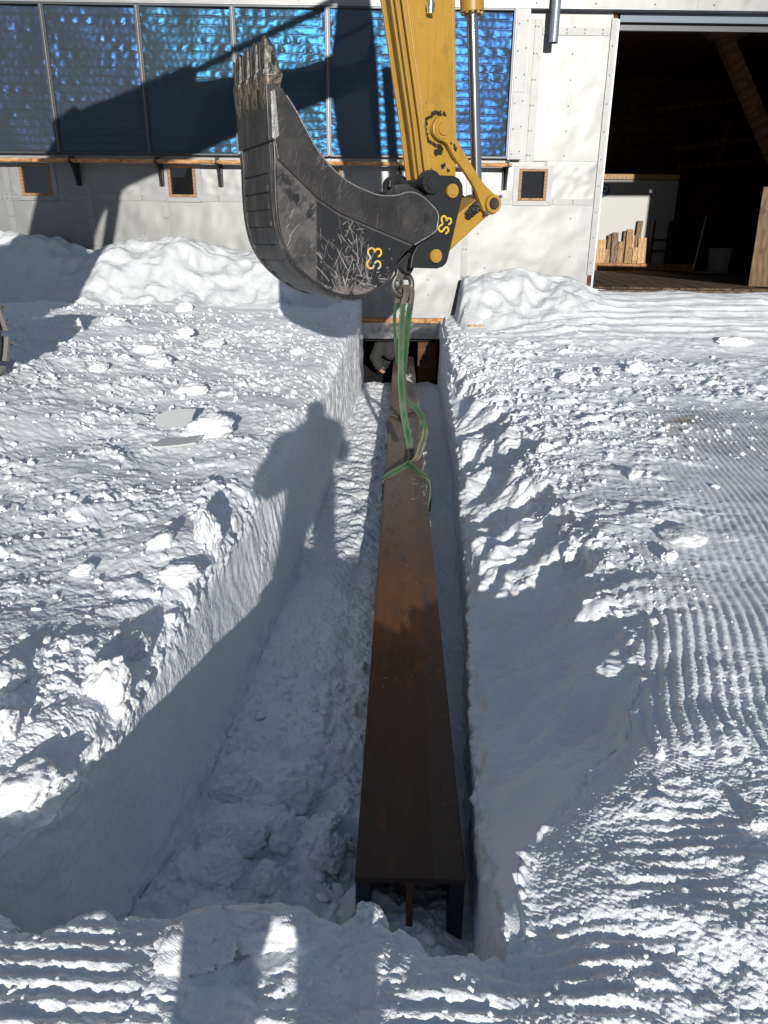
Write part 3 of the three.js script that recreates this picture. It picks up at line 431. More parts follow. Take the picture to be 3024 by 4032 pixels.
// ---------------------------------------------------------------- solar collectors
{
  const tints = [[0.18, 0.36, 0.95], [0.16, 0.42, 0.95], [0.12, 0.50, 0.85], [0.10, 0.50, 0.9], [0.09, 0.46, 0.95], [0.08, 0.36, 1.0]];
  const X = [-7.03, -5.59, -4.15, -2.71, -1.27, 0.17, 1.61];
  const names = ['leftmost dark solar panel, cut by the picture edge', 'second solar panel from the left, shadow across its lower corner', 'third solar panel from the left, above the second small window', 'solar panel directly behind the raised bucket teeth', 'solar panel mostly covered by the dark arm shadow', 'rightmost solar panel, behind the yellow digger arm and chrome rod'];
  for (let i = 0; i < 6; i++) {
    const x0 = X[i] + 0.012, x1 = X[i + 1] - 0.012, y0 = 2.885, y1 = 4.948;
    const p = tag(G('solar_panel'), names[i], 'solar panel', 'solar panels on the metal wall'); p.position.copy(bld.position); p.rotation.copy(bld.rotation);
    const f = 0.028;
    M('frame', merge([bx(x0, x0 + f, y0, y1, 0.02, 0.165, 0.002), bx(x1 - f, x1, y0, y1, 0.02, 0.165, 0.002), bx(x0 + f, x1 - f, y0, y0 + f, 0.02, 0.163, 0.002), bx(x0 + f, x1 - f, y1 - f, y1, 0.02, 0.163, 0.002)]), MAT.frameDark, p);
    M('cover_bar', bx(x1 - 0.002, x1 + 0.026, y0 + 0.01, y1 - 0.01, 0.166, 0.172, 0.001), MAT.frameDark, p); M('cover_bar', bx(x1 + 0.007, x1 + 0.014, y0 + 0.02, y1 - 0.02, 0.1722, 0.176, 0.001), MAT.aluDark, p);
    const W = x1 - x0 - 2 * f, H = y1 - y0 - 2 * f, nx = 130, ny = 220, g = new THREE.PlaneGeometry(W, H, nx, ny), q = g.attributes.position; // buckled absorber fins between pipes
    for (let k = 0; k < q.count; k++) {
      const x = q.getX(k), y = q.getY(k), row = (y + H / 2) / 0.118, rf = row - Math.floor(row), ri = Math.floor(row);
      const edge = Math.min(1, (W / 2 - Math.abs(x)) / 0.10), ph = 6.28 * h2(ri, i, 7), amp = (0.25 + 1.05 * h2(ri, i, 9)) * sst(-0.35, 0.4, n2(x * 1.5 + i * 9, ri * 0.55)) * (0.45 + 0.55 * sst(0.05, 0.5, (y + H / 2) / H));
      const lam = 0.19 + 0.05 * h2(ri, i, 11), fold = Math.pow(1 - rf, 0.9) * Math.pow(Math.min(1, rf * 5), 0.6);
      const z = (0.0066 * amp * fold * Math.sin(x * 2 * Math.PI / lam + ph + 1.8 * n2(x * 1.6, ri * 3.1) + rf * 2.2 * (h2(ri, i, 15) - .5)) + 0.003 * Math.pow(Math.sin(Math.PI * rf), 0.5) - 0.004 * Math.exp(-((rf / 0.07) ** 2))) * edge - 0.035 * x + 0.010 * n2(x * 1.1 + i * 5, y * 1.1) + 0.0012 * n2(x * 9 + i, y * 9) + (1 - edge) * 0.006 * n2(x * 4, y * 6);
      q.setZ(k, z);
    }
    g.computeVertexNormals(); g.translate((x0 + x1) / 2, (y0 + y1) / 2, 0.105);
    M('absorber', g, new THREE.MeshPhysicalMaterial({ color: lin(0.052, 0.056, 0.062), metalness: 0, roughness: 0.255, ior: 1.75, specularIntensity: 1, specularColor: lin(tints[i][0] * .45, tints[i][1] * .5, tints[i][2] * .62), bumpMap: grain, bumpScale: 0.0005 }), p);
    M('absorber_back', bx(x0 + f, x1 - f, y0 + f, y1 - f, 0.03, 0.06, 0), MAT.black, p);
    M('glass', bx(x0 + f, x1 - f, y0 + f, y1 - f, 0.150, 0.154, 0), new THREE.MeshPhysicalMaterial({ color: lin(0.93, 0.96, 0.95), transmission: 1, roughness: 0.0, thickness: 0, ior: 1.2 }), p);
  }
}

// ---------------------------------------------------------------- excavator: origin on the plane of its arm; x along the arm plane, z across it
const exc = tag(G('excavator'), 'big yellow tracked excavator whose black bucket hangs over the trench', 'excavator');
exc.position.set(-1.19, 0, -6.24); exc.rotation.y = 28 * DEG; exc.updateMatrixWorld(true);
const E = (s, y, o = 0) => exc.localToWorld(V(s, y, o));
// paint and steel
function scratches(g, r, n, x0, y0, w, h, col, lw, len, ang, spread) { for (let i = 0; i < n; i++) { g.strokeStyle = col(r()); g.lineWidth = lw * (0.4 + r()); const x = x0 + r() * w, y = y0 + r() * h, a = ang + (r() - .5) * spread, L = len * (0.2 + r() * r()), k = (r() - .5) * 0.5; g.beginPath(); g.moveTo(x, y); g.quadraticCurveTo(x + Math.cos(a + k) * L * .5, y + Math.sin(a + k) * L * .5, x + Math.cos(a) * L, y + Math.sin(a) * L); g.stroke(); } }
function blob(g, r, x, y, R, n = 12) { g.beginPath(); const ph = r() * 9; for (let i = 0; i <= n; i++) { const a = i / n * 6.283, q = R * (0.55 + 0.6 * r() * (1 + 0.4 * Math.sin(3 * a + ph))); i ? g.lineTo(x + Math.cos(a) * q, y + Math.sin(a) * q) : g.moveTo(x + Math.cos(a) * q, y + Math.sin(a) * q); } g.closePath(); g.fill(); }
const region = (t, x0, y0, w, h) => { t.wrapS = t.wrapT = THREE.ClampToEdgeWrapping; t.repeat.set(1 / w, 1 / h); t.offset.set(-x0 / w, -y0 / h); return t; };
// canvas whose pixels cover the rectangle x0..x0+w, y0..y0+h of the arm plane
function plane(px, x0, y0, w, h, fn) { const py = Math.round(px * h / w), k = px / w; return region(ctex(canvas(px, py, (g) => { g.save(); g.setTransform(k, 0, 0, -k, -x0 * k, (y0 + h) * k); fn(g); g.restore(); })), x0, y0, w, h); }
const wornMap = plane(1400, -0.1, 1.1, 1.6, 1.9, (g) => {
  const r = mulberry(77); g.fillStyle = '#42403f'; g.fillRect(-1, 0, 4, 4);
  for (let i = 0; i < 160; i++) { g.fillStyle = r() < .5 ? `rgba(104,100,96,${.08 + .12 * r()})` : `rgba(38,37,38,${.1 + .15 * r()})`; blob(g, r, r() * 1.5, 1.1 + r() * 1.8, .03 + .1 * r()); }
  scratches(g, r, 700, -.1, 1.1, 1.6, 1.8, q => `rgba(150,146,140,${.1 + .35 * q})`, .0022, .22, 1.15, 1.4);
  scratches(g, r, 60, -.05, 1.4, 1.4, 1.3, q => `rgba(180,176,170,${.25 + .4 * q})`, .0028, .16, 1.0, 1.3);
  scratches(g, r, 40, .0, 1.9, .6, .6, q => `rgba(150,146,140,${.3 + .3 * q})`, .005, .18, 1.15, .7);
  scratches(g, r, 200, -.1, 1.1, 1.6, 1.8, q => `rgba(25,24,24,${.2 + .4 * q})`, .003, .2, 1.2, 2);
});
const sidePlateMap = plane(1200, -0.1, 1.1, 1.6, 1.9, (g) => {
  const r = mulberry(78); g.fillStyle = '#5d5a58'; g.fillRect(-1, 0, 4, 4);
  for (let i = 0; i < 120; i++) { g.fillStyle = r() < .55 ? `rgba(118,112,108,${.1 + .15 * r()})` : `rgba(40,40,42,${.1 + .2 * r()})`; blob(g, r, r() * .6, 1.1 + r() * 1.2, .02 + .07 * r()); }
  g.fillStyle = 'rgba(30,30,33,0.35)'; for (let i = 0; i < 40; i++) { const q = r(); blob(g, r, .06 + q * .27, 2.10 - q * .24 - r() * .12, .012 + .028 * r()); }
  scratches(g, r, 500, -.1, 1.1, .8, 1.2, q => `rgba(165,158,152,${.12 + .4 * q})`, .002, .12, 1.1, 1.2);
  scratches(g, r, 14, .1, 1.4, .3, .5, q => `rgba(205,202,196,.65)`, .0038, .12, 1.0, .6);
});
const blackMap = plane(1400, 0.25, 1.1, 1.2, 0.9, (g) => {
  const r = mulberry(79); g.fillStyle = '#232427'; g.fillRect(-1, 0, 4, 4);
  for (let i = 0; i < 40; i++) { g.fillStyle = `rgba(48,47,50,${.2 + .3 * r()})`; blob(g, r, .3 + r() * 1.0, 1.15 + r() * .7, .02 + .06 * r()); }
  const cl = (n, x, y, w, h, a, sp, L, lw) => scratches(g, r, n, x, y, w, h, q => `rgba(${138 + 30 * q},${132 + 28 * q},${126 + 26 * q},${.35 + .6 * q})`, lw, L, a, sp);
  cl(70, .36, 1.22, .42, .42, 1.75, 1.6, .22, .0055); cl(60, .55, 1.2, .25, .3, 1.1, 2.4, .16, .0045); cl(24, .85, 1.22, .22, .16, .5, 2, .1, .006); cl(30, .36, 1.2, .55, .12, 2.4, 1.4, .14, .009); cl(20, .45, 1.5, .3, .25, .3, 2.6, .12, .004);
  g.fillStyle = 'rgba(128,122,117,.8)'; for (let i = 0; i < 60; i++) blob(g, r, .36 + r() * .7, 1.2 + r() * r() * .45, .003 + .009 * r(), 7);
  g.fillStyle = 'rgba(122,113,107,.55)'; for (let i = 0; i < 60; i++) blob(g, r, .34 + r() * .6, 1.17 + r() * .09, .012 + .03 * r());
});
const yellowMap = plane(880, 0.9, 1.4, 1.4, 3.2, (g) => {
  const r = mulberry(80); g.fillStyle = '#a9822f'; g.fillRect(-3, -1, 9, 9);
  for (let i = 0; i < 120; i++) { g.fillStyle = r() < .5 ? 'rgba(182,140,56,.12)' : 'rgba(146,108,34,.12)'; blob(g, r, .9 + r() * 1.4, 1.4 + r() * 3, .05 + .15 * r()); }
  for (let i = 0; i < 90; i++) { g.fillStyle = `rgba(96,74,34,${.05 + .1 * r()})`; const y = 1.5 + r() * 3; blob(g, r, 1.05 + r() * .8, y, .01 + .05 * r()); } for (let i = 0; i < 60; i++) { const x = 1.2 + r() * .5, y = 2.2 + r() * 1.3; g.fillStyle = `rgba(86,64,28,${.06 + .12 * r()})`; g.fillRect(x, y - .1 - .2 * r(), .004 + .006 * r(), .1 + .2 * r()); }
  scratches(g, r, 260, 1.2, 2.1, .6, .7, q => `rgba(120,82,24,${.08 + .25 * q})`, .002, .07, 1.6, 2.6);
  g.fillStyle = '#221d16'; const sp = (x, y, R, n, s) => { for (let i = 0; i < n; i++) blob(g, r, x + (r() - .5) * s, y + (r() - .5) * s, R * (.3 + .8 * r()), 14); };
  for (let a = 1.2; a < 4.9; a += .16) sp(1.528 + Math.cos(a) * .125, 2.476 + Math.sin(a) * .125, .017, 3, .03);
  sp(1.53, 2.33, .03, 6, .06); sp(1.57, 2.345, .02, 4, .05); sp(1.60, 2.22, .02, 4, .04); sp(1.635, 2.17, .014, 4, .03); sp(1.63, 2.12, .01, 3, .02); sp(1.47, 2.18, .01, 2, .02); sp(1.63, 2.36, .018, 4, .06);
  g.fillStyle = '#6d5a44'; sp(1.405, 2.66, .006, 6, .02); for (let i = 0; i < 26; i++) sp(1.29 + i * .006 + .004 * r(), 2.95 - i * .03, .005, 1, .006);
});
const YEL = std({ map: yellowMap, roughness: 0.42, metalness: 0.0, bumpMap: grain, bumpScale: 0.0004 });
const YELp = std({ color: lin(0.385, 0.215, 0.030), roughness: 0.42 });
const WORN = std({ map: wornMap, roughness: 0.42, metalness: 0.55 });
const SIDE = std({ map: sidePlateMap, roughness: 0.45, metalness: 0.5 });
const BLK = std({ map: blackMap, roughness: 0.4, metalness: 0.15 });
const BLKp = std({ color: lin(0.018, 0.019, 0.021), roughness: 0.42, metalness: 0.1 });
const toothTex = dtex(256, (u, v) => { const k = 98 + 44 * tnoise(u, v, 5) + 30 * tnoise(u, v, 18, 2) + 26 * Math.max(0, tnoise(u, v, 9, 6)) * 3 * (tnoise(u, v, 40, 4) > 0.1 ? 1 : .3); return [k * 1.02, k * .98, k * .92]; }, true, 4, 4);
const STEEL = std({ map: toothTex, metalness: 0.75, roughness: 0.4, bumpMap: grain, bumpScale: 0.003 });
const RUSTSTEEL = std({ map: toothTex, color: lin(1, .90, .78), metalness: 0.6, roughness: 0.5, bumpMap: grain, bumpScale: 0.005 });
const EDGE = std({ color: lin(0.27, 0.265, 0.26), metalness: 0.8, roughness: 0.42, bumpMap: grain, bumpScale: 0.003 });
const CHROME = std({ color: lin(0.62, 0.64, 0.68), metalness: 1, roughness: 0.12 });
const skinMap = dtex(512, (u, v) => { const s = tnoise(u, v * 1, 4, 1) * 18 + tnoise(u, (v * .12) % 1, 60, 7) * 26 + tnoise(u, v, 22, 4) * 10; const k = 70 + s; return [k, k * .985, k * .97]; }, true, 1.6, 0.8);
const SKIN = std({ map: skinMap, metalness: 0.5, roughness: 0.45 });

// ---- bucket
const buc = G('bucket', exc);
const SIDEP = [[0.023,2.631],[0.099,2.633],[0.138,2.577],[0.195,2.501],[0.276,2.375],[0.371,2.234],[0.496,2.112],[0.625,2.03],[0.759,1.979],[0.895,1.947],[1.035,1.954],[1.148,1.981],[1.249,1.961],[1.369,1.882],[1.423,1.823],[1.413,1.702],[1.201,1.578],[1.115,1.505],[1.043,1.419],[1.03,1.358],[0.972,1.297],[0.843,1.225],[0.73,1.19],[0.66,1.179],[0.535,1.194],[0.4,1.245],[0.245,1.353],[0.145,1.458],[0.074,1.582],[0.037,1.748],[0.029,1.964],[0.032,2.185],[0.013,2.286]];
const curveTop = smooth(SIDEP.slice(1, 16), 60), curveBot = smooth([[1.201,1.578],[1.115,1.505],[1.043,1.419],[1.03,1.358],[0.972,1.297],[0.843,1.225],[0.73,1.19],[0.66,1.179],[0.535,1.194],[0.4,1.245],[0.245,1.353],[0.145,1.458],[0.074,1.582],[0.037,1.748],[0.029,1.964],[0.032,2.185],[0.03,2.29]], 70);
const sideOutline = [[0.03, 2.60], ...curveTop, ...curveBot];
const BW = 0.39;
M('side_plate', poly(sideOutline, BW - 0.03, BW, 0.005), SIDE, buc);
M('side_plate', poly(sideOutline, -BW, -BW + 0.03, 0.005), SIDE, buc);
{ // outer skin: a plate bent round the sides
  const path = smooth([[0.018, 2.625], [0.014, 2.45], [0.014, 2.286], [0.022, 2.185], [0.019, 1.964], [0.029, 1.748], [0.066, 1.58], [0.138, 1.452], [0.24, 1.345], [0.396, 1.236], [0.533, 1.184], [0.66, 1.169], [0.735, 1.18], [0.85, 1.215], [0.98, 1.29], [1.045, 1.36], [1.058, 1.42], [1.125, 1.5], [1.21, 1.575], [1.33, 1.66], [1.38, 1.75], [1.36, 1.86], [1.25, 1.93]], 120);
  const out = [], inn = []; path.forEach((p, i) => { const a = path[Math.max(0, i - 1)], b = path[Math.min(path.length - 1, i + 1)], l = Math.hypot(b[0] - a[0], b[1] - a[1]), nx = -(b[1] - a[1]) / l, ny = (b[0] - a[0]) / l; out.push([p[0], p[1]]); inn.push([p[0] + nx * 0.03, p[1] + ny * 0.03]); });
  M('outer_skin', poly([...out, ...inn.reverse()], -BW + 0.032, BW - 0.032, 0.003), SKIN, buc);
  // thick lip the teeth sit on
  M('cutting_lip', poly([[-0.012, 2.64], [0.085, 2.66], [0.085, 2.29], [-0.008, 2.285]], -BW - 0.004, BW + 0.004, 0.006), SKIN, buc);
  const arcs = []; let L = 0; path.forEach((p, i) => { if (i) L += Math.hypot(p[0] - path[i - 1][0], p[1] - path[i - 1][1]); arcs.push(L); });
  const at = (l) => { let i = 1; while (i < arcs.length - 1 && arcs[i] < l) i++; const t = (l - arcs[i - 1]) / (arcs[i] - arcs[i - 1]), a = path[i - 1], b = path[i]; const d = Math.hypot(b[0] - a[0], b[1] - a[1]); return { x: lerp(a[0], b[0], t), y: lerp(a[1], b[1], t), tx: (b[0] - a[0]) / d, ty: (b[1] - a[1]) / d }; };
  const bar = (l0, l1, z0, z1, h0, h1, name, mat) => { const up = [], dn = []; const n = Math.max(2, Math.ceil((l1 - l0) / 0.03)); for (let i = 0; i <= n; i++) { const q = at(lerp(l0, l1, i / n)), h = lerp(h0, h1, i / n); up.push([q.x + q.ty * h, q.y - q.tx * h]); dn.push([q.x - q.ty * 0.004, q.y + q.tx * 0.004]); } return M(name, poly([...up, ...dn.reverse()], z0, z1, 0.0025), mat, buc); };
  bar(0.36, 1.95, BW - 0.075, BW - 0.002, 0.022, 0.018, 'edge_bar', SKIN); bar(0.36, 1.95, -BW + 0.002, -BW + 0.075, 0.022, 0.018, 'edge_bar', SKIN);
  const ls = [0.37, 0.55, 0.68, 0.80, 0.92, 1.05, 1.18, 1.31, 1.45, 1.6, 1.78, 1.95]; for (let i = 0; i < ls.length - 1; i++) bar(ls[i] + 0.008, ls[i + 1] - 0.006, -BW + 0.09 + 0.006 * (i % 2), BW - 0.09 - 0.006 * (i % 3), 0.006, 0.017 + 0.004 * (i % 2), 'wear_strip', SKIN);
}
const cutter = [...[[0.045, 2.56]], ...curveTop, [1.205, 1.582], [0.552, 1.803], [0.359, 1.909], [0.05, 2.165], [0.03, 2.29]];
M('side_cutter', poly(cutter, BW + 0.002, BW + 0.026, 0.006), WORN, buc); M('side_cutter', poly(cutter, -BW - 0.026, -BW - 0.002, 0.006), WORN, buc);
M('edge_weld', merge([poly([[0.012, 2.60], [0.05, 2.62], [0.07, 2.32], [0.03, 2.285], [0.012, 2.30]], BW + 0.004, BW + 0.032, 0.008)]), EDGE, buc);
const pr = [[0.349,1.895],[0.336,1.31], ...smooth([[0.345, 1.30], [0.40, 1.262], [0.535, 1.208], [0.66, 1.192], [0.735, 1.202], [0.84, 1.238], [0.965, 1.308], [1.028, 1.372], [1.04, 1.425], [1.11, 1.51], [1.19, 1.568]], 30), [0.552,1.785]];
M('wear_plate', poly(pr, BW + 0.001, BW + 0.012, 0.003), BLK, buc);
{ // heel bead along the bottom of the side
  const c = curveBot.slice(14, 66).map(p => V(p[0] + 0.003, p[1] + 0.002, BW - 0.004)); M('weld_bead', projUV(new THREE.TubeGeometry(new THREE.CatmullRomCurve3(c), 90, 0.012, 8)), WORN, buc);
}
{ // bare metal along the worn edge of the side
  const e = [...curveTop.slice(2), [1.205, 1.582]].map(p => V(p[0], p[1], BW + 0.020)); M('worn_edge', projUV(new THREE.TubeGeometry(new THREE.CatmullRomCurve3(e), 160, 0.0075, 8)), EDGE, buc);
}
// teeth
for (let k = 0; k < 4; k++) {
  const zc = [0.315, 0.105, -0.105, -0.315][k];
  const shape = (y0, y1, f) => { const g = new THREE.BoxGeometry(2, 1, 2, 8, 14, 8), p = g.attributes.position; for (let i = 0; i < p.count; i++) { const t = p.getY(i) + 0.5; let a = p.getX(i), b = p.getZ(i); const m = Math.max(Math.abs(a), Math.abs(b)), l = Math.hypot(a, b) || 1, q = lerp(m / l, 1, 0.45); a *= lerp(1, q, .8); b *= lerp(1, q, .8); const [xa, xb, w] = f(t); p.setXYZ(i, lerp(xa, xb, (a + 1) / 2), lerp(y0, y1, t) , zc + b * w); } g.computeVertexNormals(); return projUV(g); };
  const tip = (t) => { const e = Math.pow(Math.max(0, 1 - Math.pow(t, 5)), .5); return [lerp(-0.028, 0.0, t) + 0.006 * (1 - e), lerp(0.118, 0.04, Math.pow(t, 1.3)) - 0.012 * (1 - e), lerp(0.080, 0.060, t) * (0.35 + 0.65 * e)]; };
  const tooth = M('tooth', merge([shape(2.705, 2.955, tip), shape(2.70, 2.735, t => [-0.038, 0.126, 0.088])]), STEEL, buc);
  const ad = M('tooth_adapter', merge([shape(2.49, 2.70, (t) => { const e = Math.pow(1 - Math.pow(1 - t, 4), .5); return [lerp(-0.022, -0.036, t) + 0.02 * (1 - e), lerp(0.075, 0.122, t), lerp(0.06, 0.08, t) * (.5 + .5 * e)]; })]), RUSTSTEEL, buc);
  const hole = new THREE.TorusGeometry(0.017, 0.007, 8, 20); hole.scale(0.75, 1.5, 1); hole.translate(0.052, 2.80, zc + 0.071); const core = new THREE.CylinderGeometry(0.017, 0.017, 0.014, 16); core.rotateX(Math.PI / 2); core.scale(0.75, 1.5, 1); core.translate(0.052, 2.80, zc + 0.067);
  M('tooth_pin', merge([projUV(hole), projUV(core)]), MAT.black, buc);
  const grv = bx(-0.030, -0.022, 2.735, 2.90, zc - 0.03, zc + 0.012, 0.003); M('tooth_groove', grv, SKIN, buc);
}
// S3 lettering: flat bands following the strokes
function stroke(pts, w, z0, z1) { const c = new THREE.CatmullRomCurve3(pts.map(p => V(p[0], p[1], 0)), false, 'centripetal'), n = 130, P = c.getSpacedPoints(n), L = [], R = []; for (let i = 0; i <= n; i++) { const t = c.getTangentAt(i / n); L.push([P[i].x - t.y * w / 2, P[i].y + t.x * w / 2]); R.push([P[i].x + t.y * w / 2, P[i].y - t.x * w / 2]); } const gs = []; for (let i = 0; i < n; i++) { const q = [L[i], L[i + 1], R[i + 1], R[i]], g = new THREE.BufferGeometry(), a = []; const push = (p, z) => a.push(p[0], p[1], z); for (const [i0, i1, i2] of [[0, 2, 1], [0, 3, 2]]) { push(q[i0], z1); push(q[i1], z1); push(q[i2], z1); } for (const [A, B2] of [[0, 1], [2, 3]]) { push(q[A], z0); push(q[A], z1); push(q[B2], z1); push(q[A], z0); push(q[B2], z1); push(q[B2], z0); } g.setAttribute('position', new THREE.Float32BufferAttribute(a, 3)); g.computeVertexNormals(); gs.push(g); }
  for (const e of [P[0], P[n]]) { const d = new THREE.CircleGeometry(w / 2, 20).toNonIndexed(); d.translate(e.x, e.y, z1 + 0.0003); gs.push(d); }
  return merge(gs.map(projUV)); }
const S3b = [[0.879,1.491],[0.901,1.508],[0.902,1.534],[0.883,1.549],[0.855,1.542],[0.848,1.523],[0.842,1.544],[0.815,1.556],[0.789,1.541],[0.787,1.515],[0.805,1.487],[0.805,1.472],[0.783,1.452],[0.781,1.422],[0.8,1.401],[0.829,1.406],[0.842,1.429],[0.86,1.454],[0.882,1.453],[0.898,1.433],[0.893,1.41],[0.877,1.397]];
const S3h = [[1.597,1.748],[1.616,1.762],[1.619,1.785],[1.602,1.796],[1.582,1.793],[1.575,1.777],[1.57,1.799],[1.552,1.814],[1.531,1.806],[1.524,1.785],[1.536,1.76],[1.53,1.746],[1.507,1.732],[1.5,1.71],[1.521,1.69],[1.543,1.698],[1.556,1.714],[1.57,1.726],[1.587,1.722],[1.597,1.704],[1.589,1.688],[1.573,1.676]];
const s3map = plane(512, 0.75, 1.36, 0.2, 0.22, (g) => { const r = mulberry(5); g.fillStyle = '#e0b020'; g.fillRect(0, 0, 3, 3); for (let i = 0; i < 60; i++) { g.fillStyle = `rgba(${165 + r() * 30},${160 + r() * 25},${150 + r() * 25},.9)`; const y = 1.385 + r() * 0.13; blob(g, r, .77 + r() * .07 + (y < 1.47 ? r() * .09 : 0), y, .006 + .012 * r()); } for (let i = 0; i < 22; i++) { g.fillStyle = 'rgba(150,145,135,.9)'; blob(g, r, .78 + r() * .13, 1.55 + r() * .015, .004 + .006 * r()); } for (let i = 0; i < 8; i++) { g.fillStyle = '#4a3d2c'; blob(g, r, .80 + r() * .05, 1.42 + r() * .06, .003 + .008 * r()); } });
M('lettering', stroke(S3b, 0.0145, BW + 0.012, BW + 0.0145), std({ map: s3map, roughness: 0.5 }), buc);

// ---- quick hitch
const hit = G('quick_hitch', exc);
const HP = [[1.304,2.06],[1.31,2.11],[1.335,2.142],[1.388,2.165],[1.451,2.156],[1.496,2.127],[1.628,2.129],[1.686,2.109],[1.722,2.06],[1.729,1.996],[1.60,1.457],[1.585,1.43],[1.554,1.405],[1.497,1.39],[1.237,1.398],[1.25,1.491],[1.30,1.58],[1.335,1.66],[1.30,1.80],[1.27,1.93],[1.32,1.955],[1.378,1.972],[1.418,2.0],[1.431,2.05],[1.40,2.055]];
M('plate', poly(HP, 0.255, 0.295, 0.005), BLKp, hit); M('plate', poly(HP, -0.295, -0.255, 0.005), BLKp, hit);
{
  const P = (s, y, o) => V(s, y, o);
  M('hook', merge([projUV(cyl(P(1.392, 2.07, 0.296), P(1.392, 2.07, 0.345), 0.088, 0.088, 36))]), BLKp, hit);
  M('hook', merge([projUV(cyl(P(1.392, 2.07, -0.40), P(1.392, 2.07, -0.345), 0.088, 0.088, 36)), poly([[1.31, 2.05], [1.47, 2.05], [1.43, 1.86], [1.3, 1.88]], -0.395, -0.355)]), BLKp, hit);
  M('hook_bar', projUV(cyl(P(1.392, 2.058, -0.36), P(1.392, 2.058, 0.36), 0.05, 0.05, 28)), BLKp, hit);
  M('hook_pin', projUV(merge([cyl(P(1.395, 2.062, 0.345), P(1.395, 2.062, 0.362), 0.037), cyl(P(1.395, 2.062, 0.362), P(1.395, 2.062, 0.37), 0.02)].map(projUV))), MAT.steelBlack, hit);
  M('crosshead', merge([bx(1.30, 1.52, 1.52, 1.95, -0.25, 0.25, 0.02), bx(1.24, 1.45, 1.80, 2.0, -0.25, 0.25, 0.03), bx(1.05, 1.34, 1.92, 2.0, -0.3, 0.3, 0.02)]), BLKp, hit);
  M('ear', poly([[0.98, 1.96], [1.06, 2.035], [1.16, 2.05], [1.28, 2.0], [1.28, 1.9], [1.0, 1.92]], 0.30, 0.34, 0.006), WORN, hit); M('ear', poly([[0.98, 1.96], [1.06, 2.035], [1.16, 2.05], [1.28, 2.0], [1.28, 1.9], [1.0, 1.92]], -0.34, -0.30, 0.006), WORN, hit);
  for (const [s, y] of [[1.613, 2.011], [1.472, 1.494]]) { const a = merge([cyl(P(s, y, 0.29), P(s, y, 0.322), 0.058, 0.055, 40), cyl(P(s, y, 0.322), P(s, y, 0.327), 0.038, 0.036, 32)].map(projUV)); M('pin', a, YELp, hit); const ring = new THREE.TorusGeometry(0.06, 0.006, 8, 40); ring.translate(s, y, 0.297); M('pin_ring', projUV(ring), MAT.black, hit); M('pin_shaft', projUV(cyl(P(s, y, -0.31), P(s, y, 0.28), 0.045)), MAT.steelBlack, hit); }
  M('lettering', stroke(S3h, 0.0155, 0.295, 0.2975), std({ color: lin(0.66, 0.43, 0.03), roughness: 0.45 }), hit);
  M('lock_block', poly([[1.205, 1.43], [1.30, 1.52], [1.40, 1.50], [1.41, 1.46], [1.335, 1.335], [1.29, 1.345]], -0.10, 0.12, 0.006), std({ color: lin(0.035, 0.033, 0.032), roughness: 0.5, metalness: .3 }), hit);
  M('lug', bx(1.335, 1.372, 1.285, 1.38, -0.03, 0.02), BLKp, hit);
  // lifting hook: an open steel C
  const c = []; for (let i = 0; i <= 60; i++) { const a = (128 + i * 4.75) * DEG; c.push(V(1.315 + Math.cos(a) * 0.094, 1.245 + Math.sin(a) * 0.094, 0)); }
  const tg = new THREE.TubeGeometry(new THREE.CatmullRomCurve3(c), 80, 0.026, 14); const q = tg.attributes.position; for (let i = 0; i < q.count; i++) q.setZ(i, q.getZ(i) * 1.1); 
  M('lifting_hook', merge([projUV(tg), poly([[1.235, 1.30], [1.26, 1.40], [1.36, 1.36], [1.30, 1.30], [1.27, 1.27]], -0.025, 0.025, 0.004), projUV(new THREE.SphereGeometry(0.027, 16, 12).translate(c[60].x, c[60].y, 0))]), std({ color: lin(0.16, 0.15, 0.145), metalness: 0.8, roughness: 0.42, bumpMap: grain, bumpScale: 0.002 }), hit);
}
